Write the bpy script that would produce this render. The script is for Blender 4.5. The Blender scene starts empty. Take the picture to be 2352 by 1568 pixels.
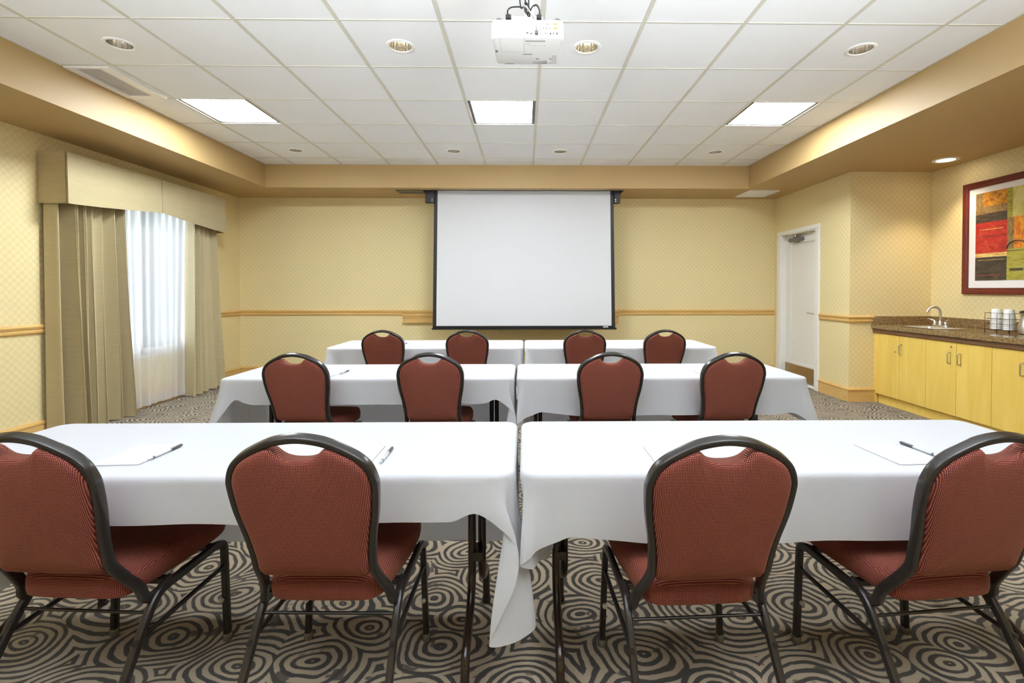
import bpy, math, random
from math import sin, cos, pi, sqrt
from mathutils import Vector, Matrix

random.seed(7)
sc = bpy.context.scene
COL = sc.collection
CAMZ = 1.255                      # eye height
CZ = CAMZ + 1.604                 # tiled ceiling
SZ = CAMZ + 1.308                 # underside of the soffit
XL, XD, XR = -4.07, 3.62, 4.54    # left wall, door wall, right wall
YB, YN, YR = 7.03, 5.385, -2.6    # back wall, niche side wall, wall behind the camera
TX0, TX1, TY1, TY0 = -3.32, 2.905, 6.315, -2.2   # raised tray of the ceiling
TT = 0.70                        # table top


# ------------------------------------------------------------------ materials
class NT:
    def __init__(s, name):
        s.m = bpy.data.materials.new(name)
        s.m.use_nodes = True
        s.t = s.m.node_tree
        s.b = s.t.nodes['Principled BSDF']
        s.out = s.t.nodes['Material Output']

    def n(s, typ, **kw):
        o = s.t.nodes.new(typ)
        for k, v in kw.items():
            setattr(o, k, v)
        return o

    def l(s, a, b):
        s.t.links.new(a, b)

    def v(s, sock, val):
        if hasattr(val, 'is_linked') or isinstance(val, bpy.types.NodeSocket):
            s.l(val, sock)
        else:
            sock.default_value = val

    def math(s, op, a, b=0.0, c=0.0):
        o = s.n('ShaderNodeMath', operation=op)
        s.v(o.inputs[0], a)
        s.v(o.inputs[1], b)
        s.v(o.inputs[2], c)
        return o.outputs[0]

    def mix(s, f, a, b):
        o = s.n('ShaderNodeMix', data_type='RGBA')
        s.v(o.inputs[0], f)
        s.v(o.inputs[6], a if isinstance(a, bpy.types.NodeSocket) else (*a, 1))
        s.v(o.inputs[7], b if isinstance(b, bpy.types.NodeSocket) else (*b, 1))
        return o.outputs[2]

    def noise(s, vec, scale, detail=3, rough=.55, dist=0.0):
        o = s.n('ShaderNodeTexNoise')
        if vec is not None:
            s.l(vec, o.inputs['Vector'])
        o.inputs['Scale'].default_value = scale
        o.inputs['Detail'].default_value = detail
        o.inputs['Roughness'].default_value = rough
        o.inputs['Distortion'].default_value = dist
        return o.outputs[0]

    def ramp(s, f, p0, p1):
        o = s.n('ShaderNodeMapRange')
        s.v(o.inputs[0], f)
        o.inputs[1].default_value = p0
        o.inputs[2].default_value = p1
        return o.outputs[0]

    def pos(s):
        return s.n('ShaderNodeNewGeometry').outputs['Position']

    def objc(s):
        return s.n('ShaderNodeTexCoord').outputs['Object']

    def uv(s):
        return s.n('ShaderNodeTexCoord').outputs['UV']

    def xyz(s, vec):
        o = s.n('ShaderNodeSeparateXYZ')
        s.l(vec, o.inputs[0])
        return o.outputs

    def comb(s, x, y, z):
        o = s.n('ShaderNodeCombineXYZ')
        for i, q in enumerate((x, y, z)):
            s.v(o.inputs[i], q)
        return o.outputs[0]

    def bump(s, h, strength=.3, dist=.002):
        o = s.n('ShaderNodeBump')
        o.inputs['Strength'].default_value = strength
        o.inputs['Distance'].default_value = dist
        s.l(h, o.inputs['Height'])
        s.l(o.outputs[0], s.b.inputs['Normal'])

    def set(s, col=None, rough=None, metal=None, spec=None, **kw):
        if col is not None:
            s.v(s.b.inputs['Base Color'], col if isinstance(col, bpy.types.NodeSocket) else (*col, 1))
        if rough is not None:
            s.v(s.b.inputs['Roughness'], rough)
        if metal is not None:
            s.b.inputs['Metallic'].default_value = metal
        if spec is not None:
            s.b.inputs['Specular IOR Level'].default_value = spec
        for k, v in kw.items():
            s.b.inputs[k.replace('_', ' ')].default_value = v
        return s


def plain(name, col, rough=.5, metal=0., var=.06, scale=30, spec=.5):
    q = NT(name)
    n = q.noise(q.objc(), scale)
    d = tuple(c * (1 - var) for c in col)
    u = tuple(min(1, c * (1 + var)) for c in col)
    q.set(q.mix(n, d, u), rough, metal, spec)
    return q.m


def emit(name, col, strength):
    q = NT(name)
    q.set((.8, .8, .8), .5)
    q.b.inputs['Emission Color'].default_value = (*col, 1)
    q.b.inputs['Emission Strength'].default_value = strength
    return q.m


M = {}
M['steel'] = plain('brushed_steel', (.62, .6, .57), .3, 1., .05)
M['chrome'] = plain('polished_chrome', (.8, .8, .8), .12, 1., .02)
M['frame'] = plain('bronze_powder_coat', (.022, .018, .016), .27, .1, .08, 60, .6)
M['table_leg'] = plain('dark_brown_enamel', (.026, .015, .010), .2, .1, .1, 40, .6)
M['black'] = plain('black_plastic', (.014, .014, .015), .45)
M['black_gloss'] = plain('black_metal', (.012, .013, .013), .3)
M['white_paint'] = plain('white_gloss_paint', (.82, .80, .76), .32, 0, .02)
M['white_plastic'] = plain('white_plastic', (.85, .85, .84), .35, 0, .02)
M['grey_plastic'] = plain('grey_plastic', (.15, .14, .12), .5)
M['mark'] = plain('grey_print', (.10, .09, .08), .6)
M['soft_mark'] = plain('pale_grey_print', (.50, .50, .50), .6)
M['brass_port'] = plain('yellow_port', (.42, .25, .05), .4)
M['paper'] = plain('notepad_paper', (.88, .88, .9), .7, 0, .01)
M['cup'] = plain('white_cup', (.86, .86, .85), .4, 0, .02)
M['grid'] = plain('ceiling_grid_paint', (.62, .60, .52), .5, 0, .03)
M['pen_clear'] = plain('clear_grey_barrel', (.55, .57, .6), .15)
M['table_core'] = plain('table_board', (.45, .38, .3), .6)
M['bronze_plate'] = plain('bronze_kick_plate', (.42, .30, .14), .35, .75, .1)
M['mat_board'] = plain('mat_board', (.82, .80, .80), .8, 0, .01)
M['mahogany'] = plain('red_mahogany', (.135, .018, .010), .3, 0, .35, 12)
M['screen_white'] = plain('matte_screen', (.655, .655, .68), .85, 0, .008)
M['tan'] = plain('tan_soffit_paint', (.47, .32, .14), .55, 0, .015, 4)
M['sink'] = plain('stainless_sink', (.78, .77, .75), .25, .8, .03)
M['trim_brown'] = plain('brown_counter_edge', (.16, .075, .035), .5)
M['nib'] = plain('dark_pen_cap', (.05, .05, .055), .3)
M['glide'] = plain('clear_glide', (.20, .185, .16), .12, .5)
M['pane_dark'] = plain('duct_shadow', (.01, .01, .01), .8)
M['troffer'] = emit('troffer_diffuser', (.87, .945, 1.0), 38.0)
M['lamp_dim'] = emit('dimmed_lamp', (1.0, .78, .45), 14.0)
M['lamp_lit'] = emit('lit_lamp_lens', (1.0, .9, .76), 9.0)


def mk_wall(name, c0, c1):
    q = NT(name)
    g = q.n('ShaderNodeNewGeometry')
    p = q.xyz(g.outputs['Position'])
    nn = q.xyz(g.outputs['True Normal'])
    ax = q.math('GREATER_THAN', q.math('ABSOLUTE', nn[0]), .5)
    u = q.math('ADD', q.math('MULTIPLY', p[1], ax), q.math('MULTIPLY', p[0], q.math('SUBTRACT', 1.0, ax)))
    cs = 1 / .032
    a = q.math('MULTIPLY', u, cs)
    b = q.math('MULTIPLY', p[2], cs)
    chk = q.math('MODULO', q.math('ADD', q.math('FLOOR', q.math('ADD', a, 400)), q.math('FLOOR', q.math('ADD', b, 400))), 2.0)
    sa = q.math('SINE', q.math('MULTIPLY', a, 2 * pi * 3))
    sb = q.math('SINE', q.math('MULTIPLY', b, 2 * pi * 3))
    h = q.math('ADD', q.math('MULTIPLY', sa, chk), q.math('MULTIPLY', sb, q.math('SUBTRACT', 1.0, chk)))
    n = q.noise(g.outputs['Position'], 120, 2)
    f = q.math('ADD', q.math('MULTIPLY', chk, .72), q.math('MULTIPLY', n, .28))
    q.set(q.mix(f, c0, c1), .55, 0, .35)
    q.bump(q.math('ADD', q.math('MULTIPLY', h, .5), q.math('MULTIPLY', chk, 1.2)), .35, .0015)
    return q.m


M['wall'] = mk_wall('basketweave_wallpaper', (.73, .60, .315), (.79, .67, .375))


def mk_tile():
    q = NT('mineral_fibre_tile')
    p = q.pos()
    mp = q.n('ShaderNodeMapping')
    mp.inputs['Scale'].default_value = (1, 1.0, 1)
    q.l(p, mp.inputs[0])
    n = q.noise(mp.outputs[0], 120, 4, .7, 1.2)
    pits = q.ramp(n, .36, .29)
    n2 = q.noise(p, 2.5, 2)
    base = q.mix(n2, (.83, .845, .87), (.87, .885, .91))
    q.set(q.mix(q.math('MULTIPLY', pits, .5), base, (.45, .45, .45)), .9, 0, .2)
    q.bump(n, .25, .002)
    return q.m


M['tile'] = mk_tile()
M['smooth_tile'] = plain('smooth_white_tile', (.86, .86, .87), .6, 0, .01, 3)


def mk_cloth(name, col, weave=900, wr=.15):
    q = NT(name)
    p = q.objc()
    x = q.xyz(p)
    n = q.noise(p, 9, 3)
    n2 = q.noise(p, 300, 2)
    q.set(q.mix(n, tuple(c * .97 for c in col), col), .85, 0, .2, Sheen_Weight=.15)
    q.bump(q.math('ADD', q.math('MULTIPLY', n, 1.0), q.math('MULTIPLY', n2, .06)), wr, .012)
    tl = q.n('ShaderNodeBsdfTranslucent')
    tl.inputs[0].default_value = (*col, 1)
    mx = q.n('ShaderNodeMixShader')
    mx.inputs[0].default_value = .36
    q.l(q.b.outputs[0], mx.inputs[1])
    q.l(tl.outputs[0], mx.inputs[2])
    q.l(mx.outputs[0], q.out.inputs[0])
    return q.m


M['linen'] = mk_cloth('white_table_linen', (.775, .785, .82))


def mk_curtain():
    q = NT('sage_gold_dupioni')
    p = q.objc()
    mp = q.n('ShaderNodeMapping')
    mp.inputs['Scale'].default_value = (6, 6, 160)
    q.l(p, mp.inputs[0])
    n = q.noise(mp.outputs[0], 1.0, 3)
    q.set(q.mix(n, (.39, .322, .17), (.535, .447, .27)), .42, 0, .4, Sheen_Weight=.4)
    q.bump(n, .15, .001)
    return q.m


M['drape'] = mk_curtain()


def mk_sheer():
    q = NT('white_sheer_voile')
    q.t.nodes.remove(q.b)
    tl = q.n('ShaderNodeBsdfTranslucent')
    df = q.n('ShaderNodeBsdfDiffuse')
    tr = q.n('ShaderNodeBsdfTransparent')
    n = q.noise(q.objc(), 700, 1)
    c = q.mix(n, (.86, .87, .9), (.93, .94, .96))
    q.l(c, tl.inputs[0])
    q.l(c, df.inputs[0])
    m1 = q.n('ShaderNodeMixShader')
    m1.inputs[0].default_value = .4
    q.l(tl.outputs[0], m1.inputs[1])
    q.l(df.outputs[0], m1.inputs[2])
    m2 = q.n('ShaderNodeMixShader')
    lw = q.n('ShaderNodeLayerWeight')
    lw.inputs[0].default_value = .35
    q.l(q.ramp(lw.outputs['Facing'], -.75, .55), m2.inputs[0])
    q.l(tr.outputs[0], m2.inputs[1])
    q.l(m1.outputs[0], m2.inputs[2])
    q.l(m2.outputs[0], q.out.inputs[0])
    return q.m


M['sheer'] = mk_sheer()


def mk_glass():
    q = NT('window_glass')
    q.t.nodes.remove(q.b)
    tr = q.n('ShaderNodeBsdfTransparent')
    tr.inputs[0].default_value = (.95, .97, .96, 1)
    gl = q.n('ShaderNodeBsdfGlossy')
    gl.inputs['Roughness'].default_value = .02
    fr = q.n('ShaderNodeFresnel')
    fr.inputs[0].default_value = 1.3
    m = q.n('ShaderNodeMixShader')
    q.l(fr.outputs[0], m.inputs[0])
    q.l(tr.outputs[0], m.inputs[1])
    q.l(gl.outputs[0], m.inputs[2])
    q.l(m.outputs[0], q.out.inputs[0])
    return q.m


M['glass'] = mk_glass()


def mk_fabric():
    q = NT('burgundy_dotted_upholstery')
    u = q.xyz(q.uv())
    s = 1 / .0040
    a = q.math('SUBTRACT', q.math('FRACT', q.math('MULTIPLY', u[0], s)), .5)
    b = q.math('SUBTRACT', q.math('FRACT', q.math('MULTIPLY', u[1], s)), .5)
    d = q.math('SQRT', q.math('ADD', q.math('MULTIPLY', a, a), q.math('MULTIPLY', b, b)))
    dot = q.ramp(d, .33, .19)
    n = q.noise(q.uv(), 500, 2)
    dot = q.math('MULTIPLY', dot, q.ramp(n, .25, .6))
    n2 = q.noise(q.uv(), 6, 2)
    base = q.mix(n2, (.085, .010, .015), (.115, .015, .019))
    dc = q.mix(n, (.66, .215, .105), (.88, .385, .20))
    q.set(q.mix(dot, base, dc), .8, 0, .25, Sheen_Weight=.12)
    q.b.inputs['Sheen Tint'].default_value = (1, .55, .3, 1)
    q.bump(q.math('MULTIPLY', dot, 1.0), .4, .0008)
    return q.m


M['fabric'] = mk_fabric()


def mk_carpet():
    q = NT('swirl_pattern_carpet')
    p = q.pos()
    w1 = q.n('ShaderNodeTexNoise')
    q.l(p, w1.inputs['Vector'])
    w1.inputs['Scale'].default_value = 3.2
    w1.inputs['Detail'].default_value = 1
    wv = q.n('ShaderNodeVectorMath', operation='MULTIPLY_ADD')
    q.l(w1.outputs['Color'], wv.inputs[0])
    wv.inputs[1].default_value = (.15, .15, 0)
    q.l(p, wv.inputs[2])
    mp = q.n('ShaderNodeMapping')
    mp.inputs['Rotation'].default_value = (0, 0, .5)
    mp.inputs['Scale'].default_value = (3.1, 3.7, 0)
    q.l(wv.outputs[0], mp.inputs[0])
    vo = q.n('ShaderNodeTexVoronoi', voronoi_dimensions='2D', feature='F1')
    vo.inputs['Scale'].default_value = 1.0
    vo.inputs['Randomness'].default_value = .72
    q.l(mp.outputs[0], vo.inputs['Vector'])
    ed = q.noise(p, 420, 2)
    brk = q.noise(p, 17, 2)
    dist = q.math('ADD', vo.outputs['Distance'], q.math('MULTIPLY', q.math('SUBTRACT', ed, .5), .03))
    dist = q.math('ADD', dist, q.math('MULTIPLY', q.math('SUBTRACT', brk, .5), .05))
    ring = q.math('SINE', q.math('ADD', q.math('MULTIPLY', dist, 2 * pi / .108), 2.6))
    th = q.math('MULTIPLY', q.math('SUBTRACT', q.noise(p, 7.5, 1), .5), 1.5)
    f = q.ramp(q.math('ADD', ring, th), -.28, .08)
    f = q.math('MULTIPLY', f, q.math('SUBTRACT', 1.0, q.math('MULTIPLY', q.ramp(q.noise(p, 11, 2), .63, .67), .85)))
    pile = q.noise(p, 900, 2)
    dark = q.mix(pile, (.017, .014, .012), (.062, .053, .044))
    light = q.mix(pile, (.30, .23, .155), (.46, .375, .27))
    q.set(q.mix(f, dark, light), .95, 0, .1, Sheen_Weight=.2)
    q.bump(q.math('ADD', q.math('MULTIPLY', pile, .6), q.math('MULTIPLY', f, .7)), .6, .004)
    return q.m


M['carpet'] = mk_carpet()


def mk_wood(name, c0, c1, axis='Z', sc_=1.0, rough=.35):
    q = NT(name)
    p = q.pos()
    mp = q.n('ShaderNodeMapping')
    k = {'X': (1.2, 14, 14), 'Y': (14, 1.2, 14), 'Z': (9, 9, 1.0)}[axis]
    mp.inputs['Scale'].default_value = tuple(a * sc_ for a in k)
    q.l(p, mp.inputs[0])
    n = q.noise(mp.outputs[0], 1.0, 4, .6, .6)
    n2 = q.noise(mp.outputs[0], 9.0, 2)
    f = q.math('ADD', q.math('MULTIPLY', q.ramp(n, .3, .7), .75), q.math('MULTIPLY', n2, .25))
    q.set(q.mix(f, c0, c1), rough, 0, .45)
    return q.m


M['maple'] = mk_wood('maple_veneer', (.72, .48, .085), (.86, .62, .16), 'Z')
M['trim_x'] = mk_wood('honey_oak_trim', (.60, .37, .115), (.72, .47, .18), 'X')
M['trim_y'] = mk_wood('honey_oak_trim_side', (.60, .37, .115), (.72, .47, .18), 'Y')


def mk_granite():
    q = NT('brown_granite')
    p = q.pos()
    v = q.n('ShaderNodeTexVoronoi')
    v.inputs['Scale'].default_value = 210
    q.l(p, v.inputs['Vector'])
    x = q.xyz(v.outputs['Color'])
    n = q.noise(p, 60, 4)
    c = q.mix(q.ramp(x[0], .2, .9), (.12, .072, .028), (.36, .24, .105))
    c = q.mix(q.math('MULTIPLY', q.math('GREATER_THAN', x[1], .86), .6), c, (.48, .36, .2))
    c = q.mix(q.math('MULTIPLY', q.ramp(n, .55, .7), .7), c, (.16, .09, .035))
    q.set(c, .1, 0, .5)
    return q.m


M['granite'] = mk_granite()


def paint(name, cols, scale=(2, 8, 2), thr=.12):
    q = NT(name)
    mp = q.n('ShaderNodeMapping')
    mp.inputs['Scale'].default_value = scale
    q.l(q.pos(), mp.inputs[0])
    n = q.noise(mp.outputs[0], 3.0, 5, .65, 1.5)
    r = q.n('ShaderNodeValToRGB')
    els = r.color_ramp.elements
    els[0].position, els[1].position = .3, .7
    els[0].color, els[1].color = (*cols[0], 1), (*cols[-1], 1)
    for i, c in enumerate(cols[1:-1]):
        e = els.new(.3 + .4 * (i + 1) / (len(cols) - 1))
        e.color = (*c, 1)
    q.l(n, r.inputs[0])
    q.set(r.outputs[0], .5)
    return q.m


M['art_amber'] = paint('amber_paint', [(.10, .03, .01), (.55, .22, .02), (.75, .40, .04)], (2, 5, 5))
M['art_black'] = paint('charcoal_paint', [(.02, .016, .012), (.06, .045, .03), (.11, .08, .05)], (2, 3, 9))
M['art_red'] = paint('red_paint', [(.30, .015, .01), (.52, .03, .02), (.62, .10, .04)], (2, 3, 4))
M['art_gold'] = paint('gold_paint', [(.35, .18, .03), (.75, .50, .15), (.8, .65, .35)], (2, 3, 14))
M['art_olive'] = paint('olive_paint', [(.20, .17, .02), (.38, .34, .05), (.46, .44, .10)], (2, 2, 14))
M['art_yellow'] = paint('pale_yellow_paint', [(.55, .48, .08), (.68, .62, .22), (.70, .66, .38)], (2, 3, 3))
M['art_orange'] = paint('orange_paint', [(.45, .08, .01), (.75, .25, .02), (.85, .50, .06)], (2, 6, 6))
M['art_brown'] = paint('umber_paint', [(.08, .04, .015), (.28, .17, .06), (.36, .26, .12)], (2, 9, 5))


# ------------------------------------------------------------------ mesh kit
class MB:
    def __init__(s):
        s.v, s.f, s.mi, s.mats, s.sm = [], [], [], [], []

    def mat(s, m):
        if m not in s.mats:
            s.mats.append(m)
        return s.mats.index(m)

    def add(s, vs, fs, m=None, smooth=False):
        o = len(s.v)
        s.v += [tuple(q) for q in vs]
        i = s.mat(m) if m is not None else 0
        for f in fs:
            s.f.append(tuple(o + k for k in f))
            s.mi.append(i)
            s.sm.append(smooth)
        return s

    def box(s, x0, x1, y0, y1, z0, z1, m=None, bv=0.0):
        if x1 < x0: x0, x1 = x1, x0
        if y1 < y0: y0, y1 = y1, y0
        if z1 < z0: z0, z1 = z1, z0
        b = min(bv, .45 * min(x1 - x0, y1 - y0, z1 - z0))
        if b <= 0:
            vs = [(x, y, z) for x in (x0, x1) for y in (y0, y1) for z in (z0, z1)]
            return s.add(vs, [(0, 1, 3, 2), (4, 6, 7, 5), (0, 4, 5, 1), (2, 3, 7, 6), (0, 2, 6, 4), (1, 5, 7, 3)], m)
        # chamfered box: stacked rings
        def ring(i, z):
            return [(x0 + i + b, y0 + i, z), (x1 - i - b, y0 + i, z), (x1 - i, y0 + i + b, z), (x1 - i, y1 - i - b, z),
                    (x1 - i - b, y1 - i, z), (x0 + i + b, y1 - i, z), (x0 + i, y1 - i - b, z), (x0 + i, y0 + i + b, z)]
        rs = [ring(b, z0), ring(0, z0 + b), ring(0, z1 - b), ring(b, z1)]
        return s.loft(rs, m, True, True, False)

    def loft(s, rings, m=None, cap0=True, cap1=True, smooth=True, closed=True):
        n = len(rings[0])
        vs = [p for r in rings for p in r]
        fs = []
        for i in range(len(rings) - 1):
            for j in range(n if closed else n - 1):
                k = (j + 1) % n
                fs.append((i * n + j, i * n + k, (i + 1) * n + k, (i + 1) * n + j))
        s.add(vs, fs, m, smooth)
        o = len(s.v) - len(vs)
        if cap0:
            s.f.append(tuple(o + j for j in reversed(range(n)))); s.mi.append(s.mat(m) if m is not None else 0); s.sm.append(False)
        if cap1:
            b = o + (len(rings) - 1) * n
            s.f.append(tuple(b + j for j in range(n))); s.mi.append(s.mat(m) if m is not None else 0); s.sm.append(False)
        return s

    def sweep(s, path, prof, up, m=None, closed=False, smooth=True, caps=True):
        P = [Vector(p) for p in path]
        n = len(P)
        rings = []
        for i, p in enumerate(P):
            if closed:
                t = (P[(i + 1) % n] - P[i - 1])
            else:
                a = P[min(i + 1, n - 1)] - p
                c = p - P[max(i - 1, 0)]
                t = (a.normalized() if a.length > 1e-9 else c.normalized()) + (c.normalized() if c.length > 1e-9 else a.normalized())
            t.normalize()
            u = Vector(up(i, t) if callable(up) else up)
            sd = t.cross(u)
            if sd.length < 1e-6:
                sd = t.orthogonal()
            sd.normalize()
            u = sd.cross(t).normalized()
            rings.append([tuple(p + sd * a + u * b) for a, b in prof])
        if closed:
            rings.append(rings[0])
        return s.loft(rings, m, caps and not closed, caps and not closed, smooth)

    def tube(s, path, r, m=None, seg=10, up=(0.123, .31, .94), closed=False):
        prof = [(r * cos(2 * pi * k / seg), r * sin(2 * pi * k / seg)) for k in range(seg)]
        return s.sweep(path, prof, up, m, closed)

    def lathe(s, c, prof, m=None, seg=32, ax='z', smooth=True, cap0=False, cap1=False):
        rings = []
        for r, h in prof:
            ring = []
            for k in range(seg):
                a = 2 * pi * k / seg
                if ax == 'z':
                    ring.append((c[0] + r * cos(a), c[1] + r * sin(a), c[2] + h))
                elif ax == 'x':
                    ring.append((c[0] + h, c[1] + r * cos(a), c[2] + r * sin(a)))
                else:
                    ring.append((c[0] + r * sin(a), c[1] + h, c[2] + r * cos(a)))
            rings.append(ring)
        return s.loft(rings, m, cap0, cap1, smooth)

    def build(s, name, mat=None, parent=None, angle=40, uvbox=False, off=None, **props):
        base = Vector((0, 0, 0))
        q = parent
        while q is not None:
            base += q.location
            q = q.parent
        o_ = Vector(off) if off is not None else base
        me = bpy.data.meshes.new(name)
        me.from_pydata([tuple(Vector(p) - o_) for p in s.v], [], s.f)
        mats = s.mats or [mat]
        for m in mats:
            me.materials.append(m if m is not None else mat)
        for p, i, sm in zip(me.polygons, s.mi, s.sm):
            p.material_index = i if s.mats else 0
            p.use_smooth = True
        import bmesh
        bm = bmesh.new()
        bm.from_mesh(me)
        bmesh.ops.remove_doubles(bm, verts=bm.verts, dist=1e-6)
        bmesh.ops.recalc_face_normals(bm, faces=bm.faces)
        ca = math.radians(angle)
        for e in bm.edges:
            if len(e.link_faces) == 2:
                e.smooth = e.calc_face_angle(0) < ca
            else:
                e.smooth = False
        if uvbox:
            uvl = bm.loops.layers.uv.new('UVMap')
            for f in bm.faces:
                nx, ny, nz = (abs(c) for c in f.normal)
                for lp in f.loops:
                    x, y, z = lp.vert.co
                    if uvbox == 'back':
                        lp[uvl].uv = (x, z) if ny > .35 or nx < .8 else (y, z)
                        if nz > .8: lp[uvl].uv = (x, y)
                    else:
                        lp[uvl].uv = (x, y) if nz > .55 else ((x, z) if ny > nx else (y, z))
        bm.to_mesh(me)
        bm.free()
        o = bpy.data.objects.new(name, me)
        COL.objects.link(o)
        o.parent = parent
        for k, v in props.items():
            o[k] = v
        return o


def thing(name, label, cat, loc=(0, 0, 0), rotz=0., group=None):
    o = bpy.data.objects.new(name, None)
    o.empty_display_size = .1
    COL.objects.link(o)
    o.location = loc
    o.rotation_euler = (0, 0, rotz)
    o['label'] = label
    o['category'] = cat
    if group:
        o['group'] = group
    return o


def tag(o, label, cat, group=None):
    o['label'] = label
    o['category'] = cat
    if group:
        o['group'] = group
    return o


def struct(name, mb, mat, parent=None, **kw):
    o = mb.build(name, mat, parent, **kw)
    o['kind'] = 'structure'
    return o


def copy_tree(o, parent=None):
    c = o.copy()
    COL.objects.link(c)
    c.parent = parent
    for ch in list(o.children):
        copy_tree(ch, c)
    return c


def rrect(w, h, r, seg=4):
    out = []
    for cx_, cy_, a0 in ((w / 2 - r, h / 2 - r, 0), (-w / 2 + r, h / 2 - r, 90), (-w / 2 + r, -h / 2 + r, 180), (w / 2 - r, -h / 2 + r, 270)):
        for k in range(seg + 1):
            a = math.radians(a0 + 90 * k / seg)
            out.append((cx_ + r * cos(a), cy_ + r * sin(a)))
    return out


def catmull(pts, n=8, closed=False):
    P = [Vector(p) for p in pts]
    out = []
    N = len(P)
    for i in range(N if closed else N - 1):
        if closed:
            p0, p1, p2, p3 = P[i - 1], P[i], P[(i + 1) % N], P[(i + 2) % N]
        else:
            p1, p2 = P[i], P[i + 1]
            p0 = P[i - 1] if i > 0 else p1 * 2 - p2
            p3 = P[i + 2] if i + 2 < N else p2 * 2 - p1
        for k in range(n):
            t = k / n
            out.append(.5 * ((2 * p1) + (p2 - p0) * t + (2 * p0 - 5 * p1 + 4 * p2 - p3) * t * t + (3 * p1 - p0 - 3 * p2 + p3) * t ** 3))
    if not closed:
        out.append(P[-1])
    return out


def fillet(pts, r, seg=6):
    P = [Vector(p) for p in pts]
    out = [P[0]]
    for i in range(1, len(P) - 1):
        a, b, c = P[i - 1], P[i], P[i + 1]
        rr = r[i - 1] if isinstance(r, (list, tuple)) else r
        d1 = (a - b)
        d2 = (c - b)
        k = min(rr, d1.length * .48, d2.length * .48)
        p1 = b + d1.normalized() * k
        p2 = b + d2.normalized() * k
        for j in range(seg + 1):
            t = j / seg
            out.append(p1 * (1 - t) ** 2 + b * 2 * t * (1 - t) + p2 * t * t)
    out.append(P[-1])
    return out


# ================================================================== the room
TH = .12
struct('floor', MB().box(XL - .1, XR + .1, YR - .1, YB + .1, -.06, 0), M['carpet'])

WY0, WY1, WZ0, WZ1 = 4.55, 6.05, .56, 2.2       # window opening
w = MB()
w.box(XL - TH, XL, YR, WY0, 0, CZ + .1).box(XL - TH, XL, WY1, YB + TH, 0, CZ + .1)
w.box(XL - TH, XL, WY0, WY1, 0, WZ0).box(XL - TH, XL, WY0, WY1, WZ1, CZ + .1)
struct('wall_left', w, M['wall'])
struct('wall_back', MB().box(XL, XD + TH, YB, YB + TH, 0, CZ + .1), M['wall'])
DY0, DY1, DZ = 6.01, 6.84, 2.01
w = MB()
w.box(XD, XD + TH, YN + TH, DY0, 0, CZ + .1).box(XD, XD + TH, DY1, YB, 0, CZ + .1).box(XD, XD + TH, DY0, DY1, DZ, CZ + .1)
w.box(XD, XR, YN, YN + TH, 0, CZ + .1)
struct('wall_door', w, M['wall'])
struct('wall_right', MB().box(XR, XR + TH, YR, YN + TH, 0, CZ + .1), M['wall'])
struct('wall_rear', MB().box(XL, XR, YR - TH, YR, 0, CZ + .1), M['wall'])

# dropped soffit around the tray
s_ = MB()
s_.box(XL, TX0, YR, YB, SZ, CZ + .1).box(TX1, XR, YR, YB, SZ, CZ + .1)
SY0, SY1, SX0, SX1 = 6.445, 6.665, -1.695, 1.305   # screen slot in the soffit
s_.box(TX0, TX1, TY1, SY0, SZ, CZ + .1).box(TX0, TX1, SY1, YB, SZ, CZ + .1)
s_.box(TX0, SX0, SY0, SY1, SZ, CZ + .1).box(SX1, TX1, SY0, SY1, SZ, CZ + .1)
s_.box(SX0, SX1, SY0, SY1, SZ + .2, CZ + .1)
s_.box(TX0, TX1, YR, TY0, SZ, CZ + .1)
struct('soffit_ceiling', s_, M['tan'])

# tiled ceiling with holes for the lamps
G = .61
def gx(i): return G * i - .5042
def gy(j): return G * j + 3.554
downlights = [(-2.645, 3.256), (-.819, 3.256), (.410, 3.253), (2.245, 3.252), (-2.64, 5.69), (-.825, 5.692), (.412, 5.692), (2.225, 5.69)]
troffers = [(-4, 1), (0, 1), (4, 1)]
RH = .074
ce = MB()
i0, i1 = -5, 6
j0, j1 = -10, 4
for i in range(i0, i1):
    for j in range(j0, j1 + 1):
        if (i, j) in troffers:
            continue
        xa, xb = max(gx(i), TX0), min(gx(i + 1), TX1)
        ya, yb = max(gy(j), TY0), min(gy(j + 1), TY1)
        if xb - xa < .005 or yb - ya < .005:
            continue
        m = M['smooth_tile'] if (i, j) in ((0, -2), (-4, -1)) else M['tile']
        hole = [d for d in downlights if xa < d[0] < xb and ya < d[1] < yb]
        if hole:
            hx, hy = hole[0]
            sg = 32
            inner, outer = [], []
            for k in range(sg):
                a = 2 * pi * (k + .5) / sg
                c_, s2 = cos(a), sin(a)
                inner.append((hx + RH * c_, hy + RH * s2, CZ))
                tt = min(((xb - hx) / c_ if c_ > 0 else (xa - hx) / c_) if abs(c_) > 1e-6 else 9, ((yb - hy) / s2 if s2 > 0 else (ya - hy) / s2) if abs(s2) > 1e-6 else 9)
                outer.append((hx + tt * c_, hy + tt * s2, CZ))
            ce.loft([inner, outer], m, False, False, False)
            o = len(ce.v)
            for cxx, cyy in ((xb, yb), (xa, yb), (xa, ya), (xb, ya)):
                ang = math.atan2(cyy - hy, cxx - hx) % (2 * pi)
                k = int(ang / (2 * pi) * sg - .5) % sg
                ce.add([outer[k], (cxx, cyy, CZ), outer[(k + 1) % sg]], [(0, 1, 2)], m)
        else:
            ce.add([(xa, ya, CZ), (xb, ya, CZ), (xb, yb, CZ), (xa, yb, CZ)], [(0, 1, 2, 3)], m)
struct('ceiling', ce, M['tile'])
gr = MB()
bw = .012
for i in range(-4, 6):
    gr.box(gx(i) - bw, gx(i) + bw, TY0, TY1, CZ - .004, CZ + .02)
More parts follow.
